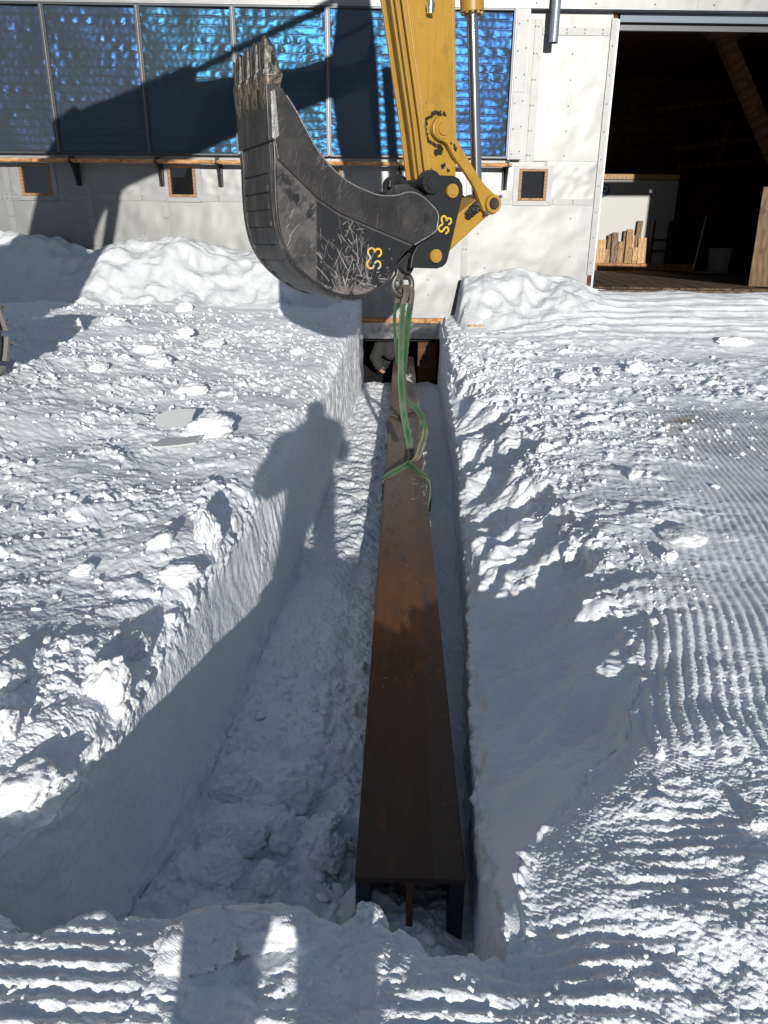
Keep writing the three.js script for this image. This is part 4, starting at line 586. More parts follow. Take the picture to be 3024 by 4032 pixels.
// ---- stick
const stk = G('stick', exc);
const STK = [[1.456,2.10],[1.387,2.489],[1.205,3.348],[0.95,4.55],[0.86,5.05],[0.88,5.5],[0.98,6.2],[1.05,6.42],[1.2,6.52],[1.36,6.42],[1.45,6.0],[1.53,5.3],[1.60,4.2],[1.645,3.40],[1.70,2.51],[1.72,2.05],[1.6,1.95]];
M('side', poly(STK, -0.17, 0.19, 0.012), YEL, stk);
{
  const rail = (o0, o1, h, mat = YELp) => { const g = poly([[1.45 - h, 2.10], [1.381 - h, 2.489], [1.20 - h, 3.348], [0.945 - h, 4.55], [0.96, 4.55], [1.215, 3.348], [1.397, 2.489], [1.466, 2.10]], o0, o1, 0.003); return M('guard_rail', g, mat, stk); };
  rail(0.165, 0.19, 0.028); rail(0.09, 0.118, 0.045); rail(0.02, 0.05, 0.05); rail(-0.165, -0.14, 0.028); M('guard_strip', poly([[1.415, 2.15], [1.352, 2.489], [1.17, 3.348], [0.915, 4.55], [0.945, 4.55], [1.2, 3.348], [1.381, 2.489], [1.445, 2.15]], 0.06, 0.075, 0.002), MAT.black, stk);
  M('corner_flange', poly([[1.612, 3.40], [1.64, 3.40], [1.695, 2.51], [1.70, 2.2], [1.675, 2.2], [1.668, 2.51]], 0.19, 0.199, 0.003), YEL, stk);
  M('corner_flange', poly([[1.205 + 0.012, 3.40], [1.235, 3.40], [1.42, 2.489], [1.46, 2.28], [1.44, 2.28], [1.40, 2.489]], 0.19, 0.197, 0.002), YEL, stk);
  M('weld_seam', poly([[1.40, 2.60], [1.66, 2.632], [1.66, 2.637], [1.40, 2.606]], 0.19, 0.1925, 0.001), YEL, stk);
  // grease line fitting
  const hex = new THREE.CylinderGeometry(0.034, 0.034, 0.04, 6); hex.translate(1.392, 3.325, 0.245); const hex2 = new THREE.CylinderGeometry(0.028, 0.028, 0.05, 6); hex2.translate(1.392, 3.295, 0.245); const st = new THREE.CylinderGeometry(0.02, 0.02, 0.25, 16); st.translate(1.392, 3.46, 0.245); const el = new THREE.CylinderGeometry(0.055, 0.06, 0.055, 24); el.rotateX(Math.PI / 2); el.translate(1.392, 3.40, 0.215);
  M('hose_fitting', merge([projUV(hex), projUV(hex2), projUV(st)]), std({ color: lin(.75, .75, .74), metalness: 1, roughness: .22 }), stk); 
}
// ---- bucket cylinder, links
const cy = G('bucket_cylinder', exc);
M('rod', projUV(cyl(V(2.065, 1.95, 0), V(1.925, 3.42, 0), 0.047, 0.047, 40)), CHROME, cy);
M('rod_eye', projUV(cyl(V(2.05, 1.93, -0.1), V(2.05, 1.93, 0.1), 0.085, 0.085, 32)), YELp, cy);
M('gland', projUV(cyl(V(1.927, 3.395, 0), V(1.915, 3.52, 0), 0.098, 0.098, 40)), YELp, cy);
M('barrel', projUV(cyl(V(1.915, 3.52, 0), V(1.74, 5.35, 0), 0.088, 0.088, 36)), YELp, cy);
for (let i = 0; i < 10; i++) { const a = i / 10 * 6.283 + .2; const b = new THREE.CylinderGeometry(0.016, 0.016, 0.02, 6); b.translate(1.927 + Math.cos(a) * 0.078, 3.388, Math.sin(a) * 0.078); M('bolt', projUV(b), YELp, cy); }
const lk = G('linkage', exc);
const LP = smooth([[1.532,2.57],[1.61,2.53],[1.665,2.415],[1.749,2.312],[1.935,2.105],[2.048,2.02],[2.12,1.975],[2.14,1.92],[2.11,1.86],[2.05,1.835],[1.98,1.86],[1.94,1.92],[1.868,2.045],[1.757,2.17],[1.655,2.27],[1.567,2.375],[1.49,2.40],[1.445,2.44],[1.44,2.50],[1.475,2.552]], 120, true).slice(0, -1);
M('side_link', poly(LP, 0.215, 0.262, 0.006), YEL, lk); M('side_link', poly(LP, -0.262, -0.215, 0.006), YEL, lk);
{
  const P = (s, y, o) => V(s, y, o);
  M('link_boss', projUV(cyl(P(1.528, 2.476, 0.19), P(1.528, 2.476, 0.272), 0.078, 0.074, 40)), YELp, lk); M('link_pin', merge([cyl(P(1.528, 2.476, 0.272), P(1.528, 2.476, 0.288), 0.052, 0.049, 40), cyl(P(1.528, 2.476, 0.286), P(1.528, 2.476, 0.290), 0.008)].map(projUV)), YELp, lk);
  M('link_boss', projUV(cyl(P(2.047, 1.924, 0.20), P(2.047, 1.924, 0.30), 0.077, 0.075, 40)), YELp, lk); M('link_pin', merge([cyl(P(2.047, 1.924, -0.3), P(2.047, 1.924, 0.315), 0.04, 0.038, 32), cyl(P(2.047, 1.924, 0.315), P(2.047, 1.924, 0.322), 0.026, 0.024, 6)].map(projUV)), std({ color: lin(.09, .08, .07), metalness: .6, roughness: .45 }), lk);
  const ring = new THREE.TorusGeometry(0.043, 0.006, 8, 36); ring.translate(2.047, 1.924, 0.302); M('pin_ring', projUV(ring), MAT.black, lk);
  M('clamp_bolt', merge([cyl(P(1.985, 1.862, 0.285), P(1.97, 1.85, 0.31), 0.017, 0.017, 6), cyl(P(2.125, 1.985, 0.27), P(2.125, 1.985, 0.292), 0.015, 0.015, 6)].map(projUV)), CHROME, lk);
  const HL = [[2.09, 2.0], [1.96, 1.985], [1.70, 1.80], [1.47, 1.60], [1.40, 1.53], [1.40, 1.45], [1.47, 1.41], [1.56, 1.435], [1.78, 1.605], [2.03, 1.80], [2.11, 1.85], [2.13, 1.93]];
  M('power_link', poly(HL, -0.19, 0.19, 0.015), YEL, lk); M('power_link_rib', poly([[1.95, 1.90], [1.66, 1.675], [1.66, 1.655], [1.96, 1.885]], 0.19, 0.196, 0.002), YELp, lk);
  M('grease', merge([0, 1, 2, 3, 4].map(i => { const g = new THREE.IcosahedronGeometry(0.03 + 0.012 * h2(i, 2, 3), 3); const p = g.attributes.position; for (let k = 0; k < p.count; k++) { const f = 1 + 0.4 * n3(p.getX(k) * 50 + i, p.getY(k) * 50, p.getZ(k) * 50); p.setXYZ(k, p.getX(k) * f, p.getY(k) * f, p.getZ(k) * f * .5); } g.computeVertexNormals(); g.translate(1.93 - 0.02 * i + .02 * (i % 2), 1.905 - 0.018 * i, 0.20); return projUV(g); })), std({ color: lin(0.012, 0.010, 0.008), roughness: 0.5 }), lk);
}
// ---- boom, cab and tracks stand to the left of the picture
const bm = G('boom', exc);
M('boom_box', poly(smooth([[-4.9, 2.0], [-4.75, 2.9], [-4.35, 3.9], [-3.85, 4.75], [-3.3, 5.12], [-2.3, 5.30], [-0.9, 5.38], [0.3, 5.42], [1.25, 5.52], [1.42, 5.35], [1.3, 5.15], [0.5, 4.99], [-0.3, 4.79], [-1.0, 4.62], [-1.9, 4.33], [-2.6, 4.16], [-3.1, 3.97], [-3.5, 3.5], [-3.66, 2.9], [-3.8, 2.3], [-4.0, 1.9]], 80, true).slice(0, -1), -0.26, 0.26, 0.02), YELp, bm);
M('stick_cylinder', merge([projUV(cyl(V(1.15, 6.36, 0), V(-1.6, 5.50, 0), 0.055, 0.055)), projUV(cyl(V(-1.5, 5.53, 0), V(-3.6, 4.98, 0), 0.12, 0.12)), poly([[-3.9, 4.6], [-3.3, 5.0], [-3.5, 5.2], [-3.9, 5.0]], -0.1, 0.1)]), YELp, bm);
M('boom_cylinder', merge([projUV(cyl(V(-3.1, 4.3, 0.4), V(-3.9, 1.7, 0.4), 0.1, 0.1)), projUV(cyl(V(-3.1, 4.3, -0.4), V(-3.9, 1.7, -0.4), 0.1, 0.1))]), YELp, bm);
const up = G('upper_body', exc);
M('engine_house', bx(-8.1, -4.4, 1.35, 2.55, -1.45, 1.45, 0.08), YELp, up); M('counterweight', bx(-8.9, -8.0, 1.3, 2.6, -1.45, 1.45, 0.25), std({ color: lin(.03, .03, .032), roughness: .5 }), up);
M('cab_frame', merge([bx(-5.9, -4.05, 1.35, 2.2, 0.55, 1.5, 0.06), bx(-5.9, -4.0, 3.1, 3.3, 0.52, 1.52, 0.05), bx(-5.9, -5.75, 2.2, 3.1, 0.55, 1.5), bx(-4.15, -4.05, 2.2, 3.1, 0.55, 0.63), bx(-4.15, -4.05, 2.2, 3.1, 1.42, 1.5)]), YELp, up);
M('cab_window', bx(-5.75, -4.1, 2.2, 3.1, 0.6, 1.45, 0.02), std({ color: lin(.02, .025, .03), roughness: .1 }), up);
const und = G('undercarriage', exc);
und.position.set(-4.69, 0.3, -0.9); und.rotation.y = (90 - 28 - 12) * DEG;
{
  const snowy = std({ color: lin(0.06, 0.06, 0.06), roughness: 0.7, metalness: .3, bumpMap: grain, bumpScale: .01 });
  M('frame', merge([bx(-1.6, 1.6, 0.45, 0.95, -1.2, 1.2, 0.05), projUV(cyl(V(0, 0.9, 0), V(0, 1.1, 0), 0.7, 0.7, 32))]), BLKp, und);
  for (const s of [-1.3, 1.3]) {
    const trk = []; const n = 38, L = 1.95, R = 0.46, per = 4 * L + 2 * Math.PI * R;
    for (let i = 0; i < n; i++) { let l = i / n * per, x, y, a; if (l < 2 * L) { x = -L + l; y = 2 * R; a = 0; } else if ((l -= 2 * L) < Math.PI * R) { const t = l / R; x = L + Math.sin(t) * R; y = R + Math.cos(t) * R; a = -t; } else if ((l -= Math.PI * R) < 2 * L) { x = L - l; y = 0; a = Math.PI; } else { const t = (l - 2 * L) / R; x = -L - Math.sin(t) * R; y = R - Math.cos(t) * R; a = Math.PI - t; }
      const g = merge([box(0.23, 0.035, 0.6, 0, 0, 0, 0.004), box(0.03, 0.12, 0.6, -0.07, 0.06, 0, 0.003), box(0.03, 0.07, 0.6, 0.05, 0.03, 0, 0.003)]); g.rotateZ(a); g.translate(x, y + 0.03, s); trk.push(g); }
    M('track', merge(trk), std({ color: lin(.24, .235, .23), metalness: .3, roughness: .6, bumpMap: grain, bumpScale: .006 }), und).userData.kind = 'stuff';
    M('packed_snow', merge([projUV(cyl(V(1.95, 0.49, s - 0.29), V(1.95, 0.49, s + 0.27), 0.41, 0.41, 24)), bx(-1.95, 1.95, 0.1, 0.9, s - 0.22, s + 0.22)]), snowy, und);
  }
}

// ---------------------------------------------------------------- steel beam on the trench floor
{
  const b = tag(G('steel_beam'), 'long rusty steel H beam lying in the trench under the bucket', 'beam'); b.position.set(0.055, -0.5, -1.97); b.rotation.y = 0.0056;
  const c = canvas(512, 2048, (g, w, h) => {
    const r = mulberry(41), X = x => (x + 0.2) / 0.4 * w, Z = z => h * (1 - (z + 12.6) / 12.6);
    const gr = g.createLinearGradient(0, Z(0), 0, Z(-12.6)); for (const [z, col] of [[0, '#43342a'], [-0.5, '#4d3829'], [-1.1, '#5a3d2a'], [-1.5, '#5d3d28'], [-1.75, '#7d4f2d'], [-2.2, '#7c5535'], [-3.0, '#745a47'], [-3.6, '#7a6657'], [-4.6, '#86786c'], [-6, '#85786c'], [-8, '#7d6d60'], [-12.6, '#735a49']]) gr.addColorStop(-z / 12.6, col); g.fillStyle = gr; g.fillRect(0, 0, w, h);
    // rolled streaks along the length
    for (let i = 0; i < 420; i++) { const x = r() * w, z = -r() * 12.6, L = .2 + r() * 2; g.fillStyle = r() < .5 ? `rgba(40,30,26,${.02 + .05 * r()})` : `rgba(165,120,84,${.015 + .035 * r()})`; g.fillRect(x, Z(z), 1 + r() * 14, L / 12.6 * h); }
    for (let i = 0; i < 1500; i++) { const z = -r() * 12.6, R = 3 + r() * r() * 40, q = r(); g.fillStyle = q < .35 ? `rgba(58,56,58,${.06 + .16 * r()})` : q < .6 ? `rgba(150,84,36,${.05 + .13 * r()})` : q < .8 ? `rgba(112,88,70,${.06 + .14 * r()})` : `rgba(30,22,18,${.06 + .14 * r()})`; g.save(); g.translate(r() * w, Z(z)); g.scale(1, .42); blob(g, r, 0, 0, R, 14); g.restore(); }
    g.fillStyle = 'rgba(82,78,74,.38)'; g.fillRect(X(.085), 0, X(.19) - X(.085), h); g.fillStyle = 'rgba(64,60,58,.25)'; g.fillRect(X(-.195), 0, 18, h);
    for (let i = 0; i < 900; i++) { const z = -r() * 7; g.fillStyle = `rgba(150,138,124,${.08 + .2 * r()})`; g.fillRect(X(.10 + .085 * r()), Z(z), 2 + r() * 26, 1); }
    for (let i = 0; i < 120; i++) { g.fillStyle = `rgba(168,98,38,${.06 + .12 * r()})`; const z = -1.2 - r() * 1.4; g.beginPath(); g.ellipse(r() * w, Z(z), 6 + r() * 40, 2 + r() * 12, 0, 0, 7); g.fill(); }
    for (let i = 0; i < 14; i++) { g.fillStyle = 'rgba(215,205,190,.8)'; g.beginPath(); g.ellipse(X(-.17 + r() * .25), Z(-1.1 - r() * 1.6), 2 + r() * 3, 1, 0, 0, 7); g.fill(); }
    // flaking pale coat and dark bare patches towards the far end
    for (let i = 0; i < 240; i++) { const z = -3.6 - r() * 8; g.fillStyle = r() < .55 ? `rgba(196,186,174,${.2 + .5 * r()})` : `rgba(50,42,38,${.15 + .3 * r()})`; g.fillRect(X(-.02 + .2 * r()), Z(z), 8 + r() * 70, 1 + r() * 6); }
    g.fillStyle = 'rgba(58,54,52,.55)'; g.fillRect(X(.0), Z(-8.6), X(.19) - X(0), Z(-10.9) - Z(-8.6)); g.fillStyle = 'rgba(225,220,210,.9)'; g.fillRect(X(.12), Z(-11.25), 34, 6);
    for (let i = 0; i < 60; i++) { g.fillStyle = `rgba(200,190,178,.7)`; g.fillRect(X(.15 + r() * .04), Z(-4 - r() * 7), 6 + r() * 22, 2 + r() * 12); }
  });
  const t = ctex(c); t.wrapS = t.wrapT = THREE.ClampToEdgeWrapping; t.repeat.set(1 / 0.4, 1 / 12.6); t.offset.set(0.5, 1);
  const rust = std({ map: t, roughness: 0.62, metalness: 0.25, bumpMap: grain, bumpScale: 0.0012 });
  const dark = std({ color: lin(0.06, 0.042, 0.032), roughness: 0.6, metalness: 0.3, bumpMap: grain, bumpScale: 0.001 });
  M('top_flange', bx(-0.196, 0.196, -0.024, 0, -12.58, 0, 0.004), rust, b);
  M('web', merge([bx(-0.012, 0.012, -0.375, -0.0245, -12.58, -0.002, 0.002), poly([[-0.012, -0.0245], [-0.034, -0.0245], [-0.02, -0.03], [-0.012, -0.048]], -12.58, -0.003, 0), poly([[0.012, -0.0245], [0.012, -0.048], [0.02, -0.03], [0.034, -0.0245]], -12.58, -0.003, 0)]), std({ color: lin(0.13, 0.062, 0.03), roughness: .65, metalness: .2 }), b);
  M('bottom_flange', bx(-0.196, 0.196, -0.40, -0.376, -12.58, -0.002, 0.004), dark, b);
  for (const q of [-1, 1]) M('side_plate', bx(q * 0.172 - 0.007, q * 0.172 + 0.007, -0.376, -0.0245, -12.5, -0.13, 0.002), dark, b);
  M('end_leg', bx(-0.194, -0.138, -0.375, -0.025, -0.075, -0.006, 0.005), std({ color: lin(.035, .042, .05), roughness: .45, metalness: .5 }), b); M('end_leg', bx(0.138, 0.194, -0.375, -0.025, -0.075, -0.006, 0.005), std({ color: lin(.03, .034, .042), roughness: .45, metalness: .5 }), b);
}

// ---------------------------------------------------------------- green lifting sling
{
  const tex = (dirty, seed) => ctex(canvas(128, 1024, (g, w, h) => {
    const r = mulberry(seed); for (let x = 0; x < w; x++) { const u = x / w, e = Math.min(u, 1 - u); const k = sst(0.02, dirty ? 0.5 : 0.30, e); const a = dirty ? [122, 118, 104] : [104, 112, 90], b = dirty ? [78, 86, 68] : [46, 98, 60]; g.fillStyle = `rgb(${lerp(a[0], b[0], k)},${lerp(a[1], b[1], k)},${lerp(a[2], b[2], k)})`; g.fillRect(x, 0, 1, h); }
    g.fillStyle = 'rgba(8,30,16,.85)'; g.fillRect(w * .38, 0, 12, h); g.fillRect(w * .56, 0, 12, h);
    for (let y = 0; y < h; y += 7) { g.fillStyle = `rgba(${dirty ? '60,58,50' : '20,60,34'},${.12 + .2 * r()})`; g.fillRect(0, y, w, 2); }
    for (let i = 0; i < 700; i++) { g.fillStyle = r() < .5 ? `rgba(190,190,170,${.1 + .3 * r()})` : `rgba(30,60,40,${.1 + .3 * r()})`; g.fillRect(r() * w, r() * h, 2 + r() * 6, 1 + r() * 2); }
    for (let i = 0; i < 30; i++) { const y = r() * h, R = 20 + r() * 70, gr = g.createRadialGradient(w / 2, y, 0, w / 2, y, R); gr.addColorStop(0, `rgba(120,116,98,${dirty ? .5 : .35})`); gr.addColorStop(1, 'rgba(120,116,98,0)'); g.fillStyle = gr; g.fillRect(0, y - R, w, 2 * R); }
  }), true, 1, 0.7);
  const green2 = std({ map: tex(false, 5), color: lin(0.5, 0.62, 0.5), roughness: 0.9 });
  const green = std({ map: tex(false, 3), roughness: 0.9, bumpMap: grain, bumpScale: 0.002 }), grey = std({ map: tex(true, 9), roughness: 0.95, bumpMap: grain, bumpScale: 0.002 });
  const sleeve = std({ map: dtex(128, (u, v) => { const k = 96 + 40 * tnoise(u, v, 5) + 24 * tnoise(u, v, 20, 3); return [k, k * .93, k * .82]; }, true, 1, 4), roughness: 0.9 });
  const s = tag(G('lifting_sling'), 'frayed green webbing sling hanging from the bucket hook and choked round the beam', 'sling');
  const U = V(Math.cos(28 * DEG), 0, -Math.sin(28 * DEG)), X = V(1, 0, 0);
  const side = (...vs) => (t) => { const f = t * (vs.length - 1), i = Math.min(vs.length - 2, Math.floor(f)); return vs[i].clone().lerp(vs[i + 1], f - i).normalize(); };
  const R = (name, path, w, sd, mat, th = 0.009, n = 90, wob = 0.1) => M(name, ribbon(path, w, sd, th, n, wob), mat, s);
  R('sleeve', [E(1.30, 1.085, -0.04), E(1.322, 1.19, -0.035), E(1.338, 1.237, 0.0), E(1.33, 1.19, 0.045), E(1.318, 1.14, 0.05), E(1.302, 1.082, 0.046)], (t) => 0.058, side(U, U), sleeve, 0.02, 40);
  R('sleeve', [E(1.385, 1.085, -0.04), E(1.385, 1.19, -0.03), E(1.39, 1.235, 0.0), E(1.392, 1.19, 0.035), E(1.39, 1.082, 0.03)], (t) => 0.05, side(U, U), sleeve, 0.02, 40);
  R('sleeve', [E(1.262, 1.165, -0.02), E(1.255, 1.085, -0.02)], 0.02, side(U, U), sleeve, 0.03, 8);
  R('strap', [E(1.302, 1.095, 0.046), E(1.298, 1.0, 0.046), E(1.29, 0.83, 0.04), E(1.292, 0.533, 0.04), E(1.30, 0.329, 0.04), E(1.332, 0.066, 0.045), E(1.398, -0.245, 0.05), E(1.405, -0.275, 0.02), E(1.42, -0.24, -0.02), E(1.43, -0.1, -0.05)], t => lerp(0.056, 0.072, Math.min(1, t * 1.4)), side(U, U), green, 0.009, 140);
  R('strap', [E(1.262, 1.09, -0.02), E(1.25, 0.95, -0.02), E(1.255, 0.75, 0.0), E(1.27, 0.55, 0.02)], 0.03, side(U, U.clone().add(V(0, 0, .6)).normalize()), green2, 0.008, 40);
  R('strap', [E(1.391, 1.095, 0.03), E(1.39, 1.0, 0.0), E(1.383, 0.82, -0.02), E(1.362, 0.52, -0.03), E(1.352, 0.42, -0.04), E(1.365, 0.33, -0.05), E(1.399, 0.193, -0.05), E(1.50, 0.110, -0.05), E(1.585, -0.01, -0.05), E(1.622, -0.12, -0.05)], t => 0.058, side(U, U.clone().multiplyScalar(.8).add(V(0, .0, .6)).normalize(), U, U, U.clone().add(V(0, .5, 0)).normalize(), U), green2, 0.009, 120);
  R('strap', [E(1.622, -0.115, -0.05), E(1.615, -0.2, -0.05), E(1.575, -0.30, -0.045), V(0.15, -0.40, -7.02), V(0.085, -0.455, -7.02), V(0.03, -0.478, -7.0)], t => 0.062, side(U, U, X, V(1, .2, -.3).normalize(), V(.3, .1, -1).normalize()), grey, 0.009, 70);
  // choked loops round the beam
  R('choker_loop', [V(0.10, -0.462, -7.06), V(0.03, -0.455, -6.90), V(-0.06, -0.465, -6.74), V(-0.14, -0.478, -6.62), V(-0.168, -0.497, -6.58), V(-0.179, -0.55, -6.56), V(-0.175, -0.72, -6.55), V(-0.17, -0.88, -6.55)], t => 0.06, side(V(.3, .3, -1).normalize(), V(.3, .75, -.7).normalize(), V(.2, .4, -1).normalize(), V(0, 0, -1), V(0, 0, -1)), green, 0.009, 90);
  R('choker_loop', [V(0.04, -0.45, -6.98), V(0.10, -0.452, -6.84), V(0.17, -0.465, -6.68), V(0.228, -0.474, -6.60), V(0.258, -0.495, -6.57), V(0.272, -0.56, -6.55), V(0.268, -0.70, -6.55), V(0.255, -0.88, -6.55)], t => 0.058, side(V(.5, .4, .7).normalize(), V(.4, .6, .6).normalize(), V(0, .2, -1).normalize(), V(.4, 0, -1).normalize(), V(.4, 0, -1).normalize()), green, 0.011, 90);
  R('choker_loop', [V(-0.20, -0.75, -9.33), V(-0.20, -0.53, -9.33), V(-0.188, -0.484, -9.31), V(-0.10, -0.472, -9.2), V(0.0, -0.472, -9.02), V(0.05, -0.474, -8.6), V(0.07, -0.476, -8.0), V(0.085, -0.46, -7.4), V(0.08, -0.45, -7.05)], t => 0.07, side(V(0, 0, 1), V(.1, 0, 1).normalize(), V(.5, 0, .8).normalize(), V(1, 0, .3).normalize(), V(1, 0, 0), V(1, 0, 0), V(1, 0, 0)), grey, 0.009, 110);
  R('choker_loop', [V(-0.02, -0.468, -9.1), V(0.08, -0.474, -9.28), V(0.165, -0.482, -9.36), V(0.184, -0.52, -9.37), V(0.186, -0.75, -9.37)], t => 0.06, side(V(0, 0, 1), V(0, 0, 1), V(0, 0, 1)), std({ color: lin(.03, .03, .028), roughness: .9 }), 0.009, 50);
  // frayed tuft where the webbing is torn
  const tuft = []; for (let i = 0; i < 26; i++) { const a = rnd() * 6.28, c = E(1.372, 0.41, 0.0), q = [c.clone(), c.clone().add(V(.02 * Math.cos(a) + .02, .02 * Math.sin(a), .015)), c.clone().add(V(.035 * Math.cos(a * 1.3) + .03, .04 * Math.sin(a), .02 * rnd()))]; tuft.push(projUV(new THREE.TubeGeometry(new THREE.CatmullRomCurve3(q), 5, 0.0022, 4))); }
  M('frayed_tuft', merge(tuft), std({ color: lin(.42, .40, .33), roughness: 1 }), s).userData.kind = 'stuff';
}

// ---------------------------------------------------------------- loose snow blocks
function lump(seed, detail, sx, sy, sz, rough = 0.35, facets = 7) {
  let g = new THREE.IcosahedronGeometry(1, detail); g = mergeVertices((g.deleteAttribute('uv'), g.deleteAttribute('normal'), g)); const r = mulberry(seed), pl = []; for (let i = 0; i < facets; i++) { const n = V(r() * 2 - 1, r() * 2 - 1, r() * 2 - 1).normalize(); pl.push([n, 0.55 + 0.35 * r()]); }
  const p = g.attributes.position, v = V(); for (let i = 0; i < p.count; i++) { v.fromBufferAttribute(p, i); let k = 1; for (const [n, d] of pl) { const q = v.dot(n); if (q > 0) k = Math.min(k, d / Math.max(q, 1e-3)); } k = Math.min(k, 1) * (1 + rough * 0.35 * n3(v.x * 1.6 + seed, v.y * 1.6, v.z * 1.6) + rough * 0.3 * n3(v.x * 4 + seed, v.y * 4, v.z * 4) + (detail > 2 ? rough * 0.12 * n3(v.x * 8, v.y * 9 + seed, v.z * 9) + rough * 0.04 * n3(v.x * 16, v.y * 18 + seed, v.z * 18) + rough * 0.012 * n3(v.x * 36, v.y * 42 + seed, v.z * 42) : 0)); p.setXYZ(i, v.x * k * sx, v.y * k * sy, v.z * k * sz); }
  g.computeVertexNormals(); const uv = new Float32Array(p.count * 2); for (let i = 0; i < p.count; i++) { uv[2 * i] = p.getX(i) + p.getY(i); uv[2 * i + 1] = p.getZ(i) + 0.5 * p.getY(i); } g.setAttribute('uv', new THREE.BufferAttribute(uv, 2)); return g;
}
const CH = [ // x, z, half sizes, turn, tilt, label
  [-1.07, -3.72, .075, .115, .085, .4, .25, 'tall pointed snow block standing on the left trench rim'],
  [-1.28, -3.56, .075, .055, .06, 1.2, .3, 'wedge of snow just left of the tall pointed block'],
  [-1.10, -3.30, .10, .055, .085, .3, 0, 'broad snow lump at the rim below the tall pointed block'],
  [-2.95, -8.45, .20, .13, .16, .5, 0, 'upper of two large snow boulders in the middle of the left rubble'],
  [-2.62, -7.85, .19, .17, .16, 1.5, .1, 'lower of two large snow boulders in the middle of the left rubble'],
  [-3.3, -11.2, .16, .13, .12, .2, 0, 'rounded snow block near the top of the left rubble, under the bucket'],
  [-3.95, -9.0, .09, .18, .06, .9, .12, 'upright snow slab at the tip of the track shadow'],
  [-3.75, -9.5, .24, .09, .15, .1, .1, 'long flat snow block beside the upright slab'],
  [-2.35, -9.1, .19, .08, .13, .4, .2, 'flat tilted snow slab right of the large boulders'],
  [-2.06, -6.9, .22, .10, .15, .2, .1, 'long snow boulder above the grey ice sheet'],
  [-2.75, -9.3, .18, .08, .12, 2.2, 0, 'smooth snow block behind the large boulders'],
  [-3.5, -11.75, .09, .085, .08, .5, 0, 'small snow cube on the smooth strip before the snow bank'],
  [-1.58, -3.28, .065, .035, .05, .5, 0, 'small flat snow lump left of the trench rim'],
  [-1.54, -5.66, .20, .11, .17, .5, .2, 'layered snow mound beside the grey ice sheet'],
  [-1.85, -11.2, .07, .11, .06, .3, .2, 'small pointed snow block beside the bucket shadow'],
  [-3.1, -7.4, .13, .08, .10, .9, 0, 'snow block at the left of the rubble field'],
  [-1.12, -2.38, .085, .10, .075, .3, -.2, 'tall leaning snow block on the near left rim'],
  [-1.48, -2.30, .085, .07, .07, 1.1, 0, 'rounded snow block at the left picture edge'],
  [-1.37, -2.06, .08, .075, .07, .6, 0, 'snow block at the left edge, below the rounded one'],
  [-1.17, -1.86, .10, .055, .075, .1, 0, 'squat snow block on the near left corner of the trench'],
  [-1.13, -2.68, .085, .05, .07, 1.9, .1, 'ragged snow lump above the tall leaning block'],
  [4.75, -10.9, .34, .12, .16, .1, 0, 'long low snow block far right before the garage'],
  [2.85, -9.15, .15, .13, .13, .5, 0, 'round snow boulder in the row across the right side'],
  [1.95, -8.7, .15, .11, .12, .2, .2, 'jagged snow block in the row, nearest the trench'],
  [2.48, -9.15, .13, .08, .1, 1.2, 0, 'low snow block left of the round boulder'],
  [3.25, -9.0, .26, .07, .14, .3, .1, 'flat snow slab right of the round boulder'],
  [1.62, -3.93, .13, .04, .12, .6, 0, 'crumbly snow heap on the groomed cords'],
  [1.44, -3.64, .05, .035, .04, .6, 0, 'small snow lump below the crumbly heap'],
  [1.75, -6.75, .24, .08, .14, .1, .15, 'broken snow slab by the brown dirt patch'],
  [2.17, -6.05, .15, .035, .07, .2, .1, 'thin snow slab below the brown dirt patch'],
  [1.68, -5.08, .08, .045, .05, 1, 0, 'small flat snow block where the cords begin'],
  [1.05, -4.30, .06, .06, .05, 1, 0, 'upper snow lump on the crest of the right slope'],
  [1.02, -4.02, .085, .06, .06, .4, .2, 'lower snow lump on the crest of the right slope'],
  [1.16, -5.82, .075, .06, .05, .4, .2, 'angular snow block at the top of the right slope'],
  [0.87, -2.02, .018, .03, .014, .4, .2, 'tiny snow chip standing on the near right snow'],
  [1.06, -1.72, .024, .022, .02, .4, .2, 'small round snow ball on the near right snow'],
  [-0.76, -2.72, .10, .06, .10, .3, .1, 'large flat snow block on the shaded trench floor by the left wall', -0.8],
  [-0.46, -2.68, .09, .08, .09, .9, .3, 'large tilted snow block on the shaded trench floor beside the beam', -0.8],
  [-0.78, -2.42, .065, .055, .06, .3, .1, 'small cube of snow at the foot of the left trench wall', -0.79],
  [-0.62, -2.39, .08, .065, .07, .8, .1, 'middle one of the three snow cubes in the shaded trench', -0.79],
  [-0.46, -2.42, .085, .08, .075, 1.3, .1, 'rounded snow cube in the shaded trench nearest the beam', -0.79],
  [-0.27, -2.30, .07, .06, .08, .3, .3, 'snow slab leaning on the left side of the beam', -0.74],
  [-0.70, -2.22, .085, .06, .07, .3, .1, 'snow block in front of the three snow cubes', -0.78],
  [-0.50, -2.18, .07, .065, .06, 1.7, .1, 'snow block nearest the near end of the trench', -0.78],
  [-0.29, -1.335, .155, .055, .075, .1, -.12, 'big broken snow slab on the near trench edge, striped by a leg shadow'],
  [-0.47, -1.27, .10, .04, .08, .5, .05, 'snow slab on the near edge, left of the big broken slab'],
  [-0.055, -1.385, .035, .075, .03, .4, .25, 'upright shard of snow in front of the beam end'],
  [-0.005, -1.36, .05, .06, .035, .4, -.25, 'second snow shard in front of the beam end'],
  [-0.82, -1.385, .09, .04, .05, .3, 0, 'chunk of ridged snow on the near edge at the far left'],
];
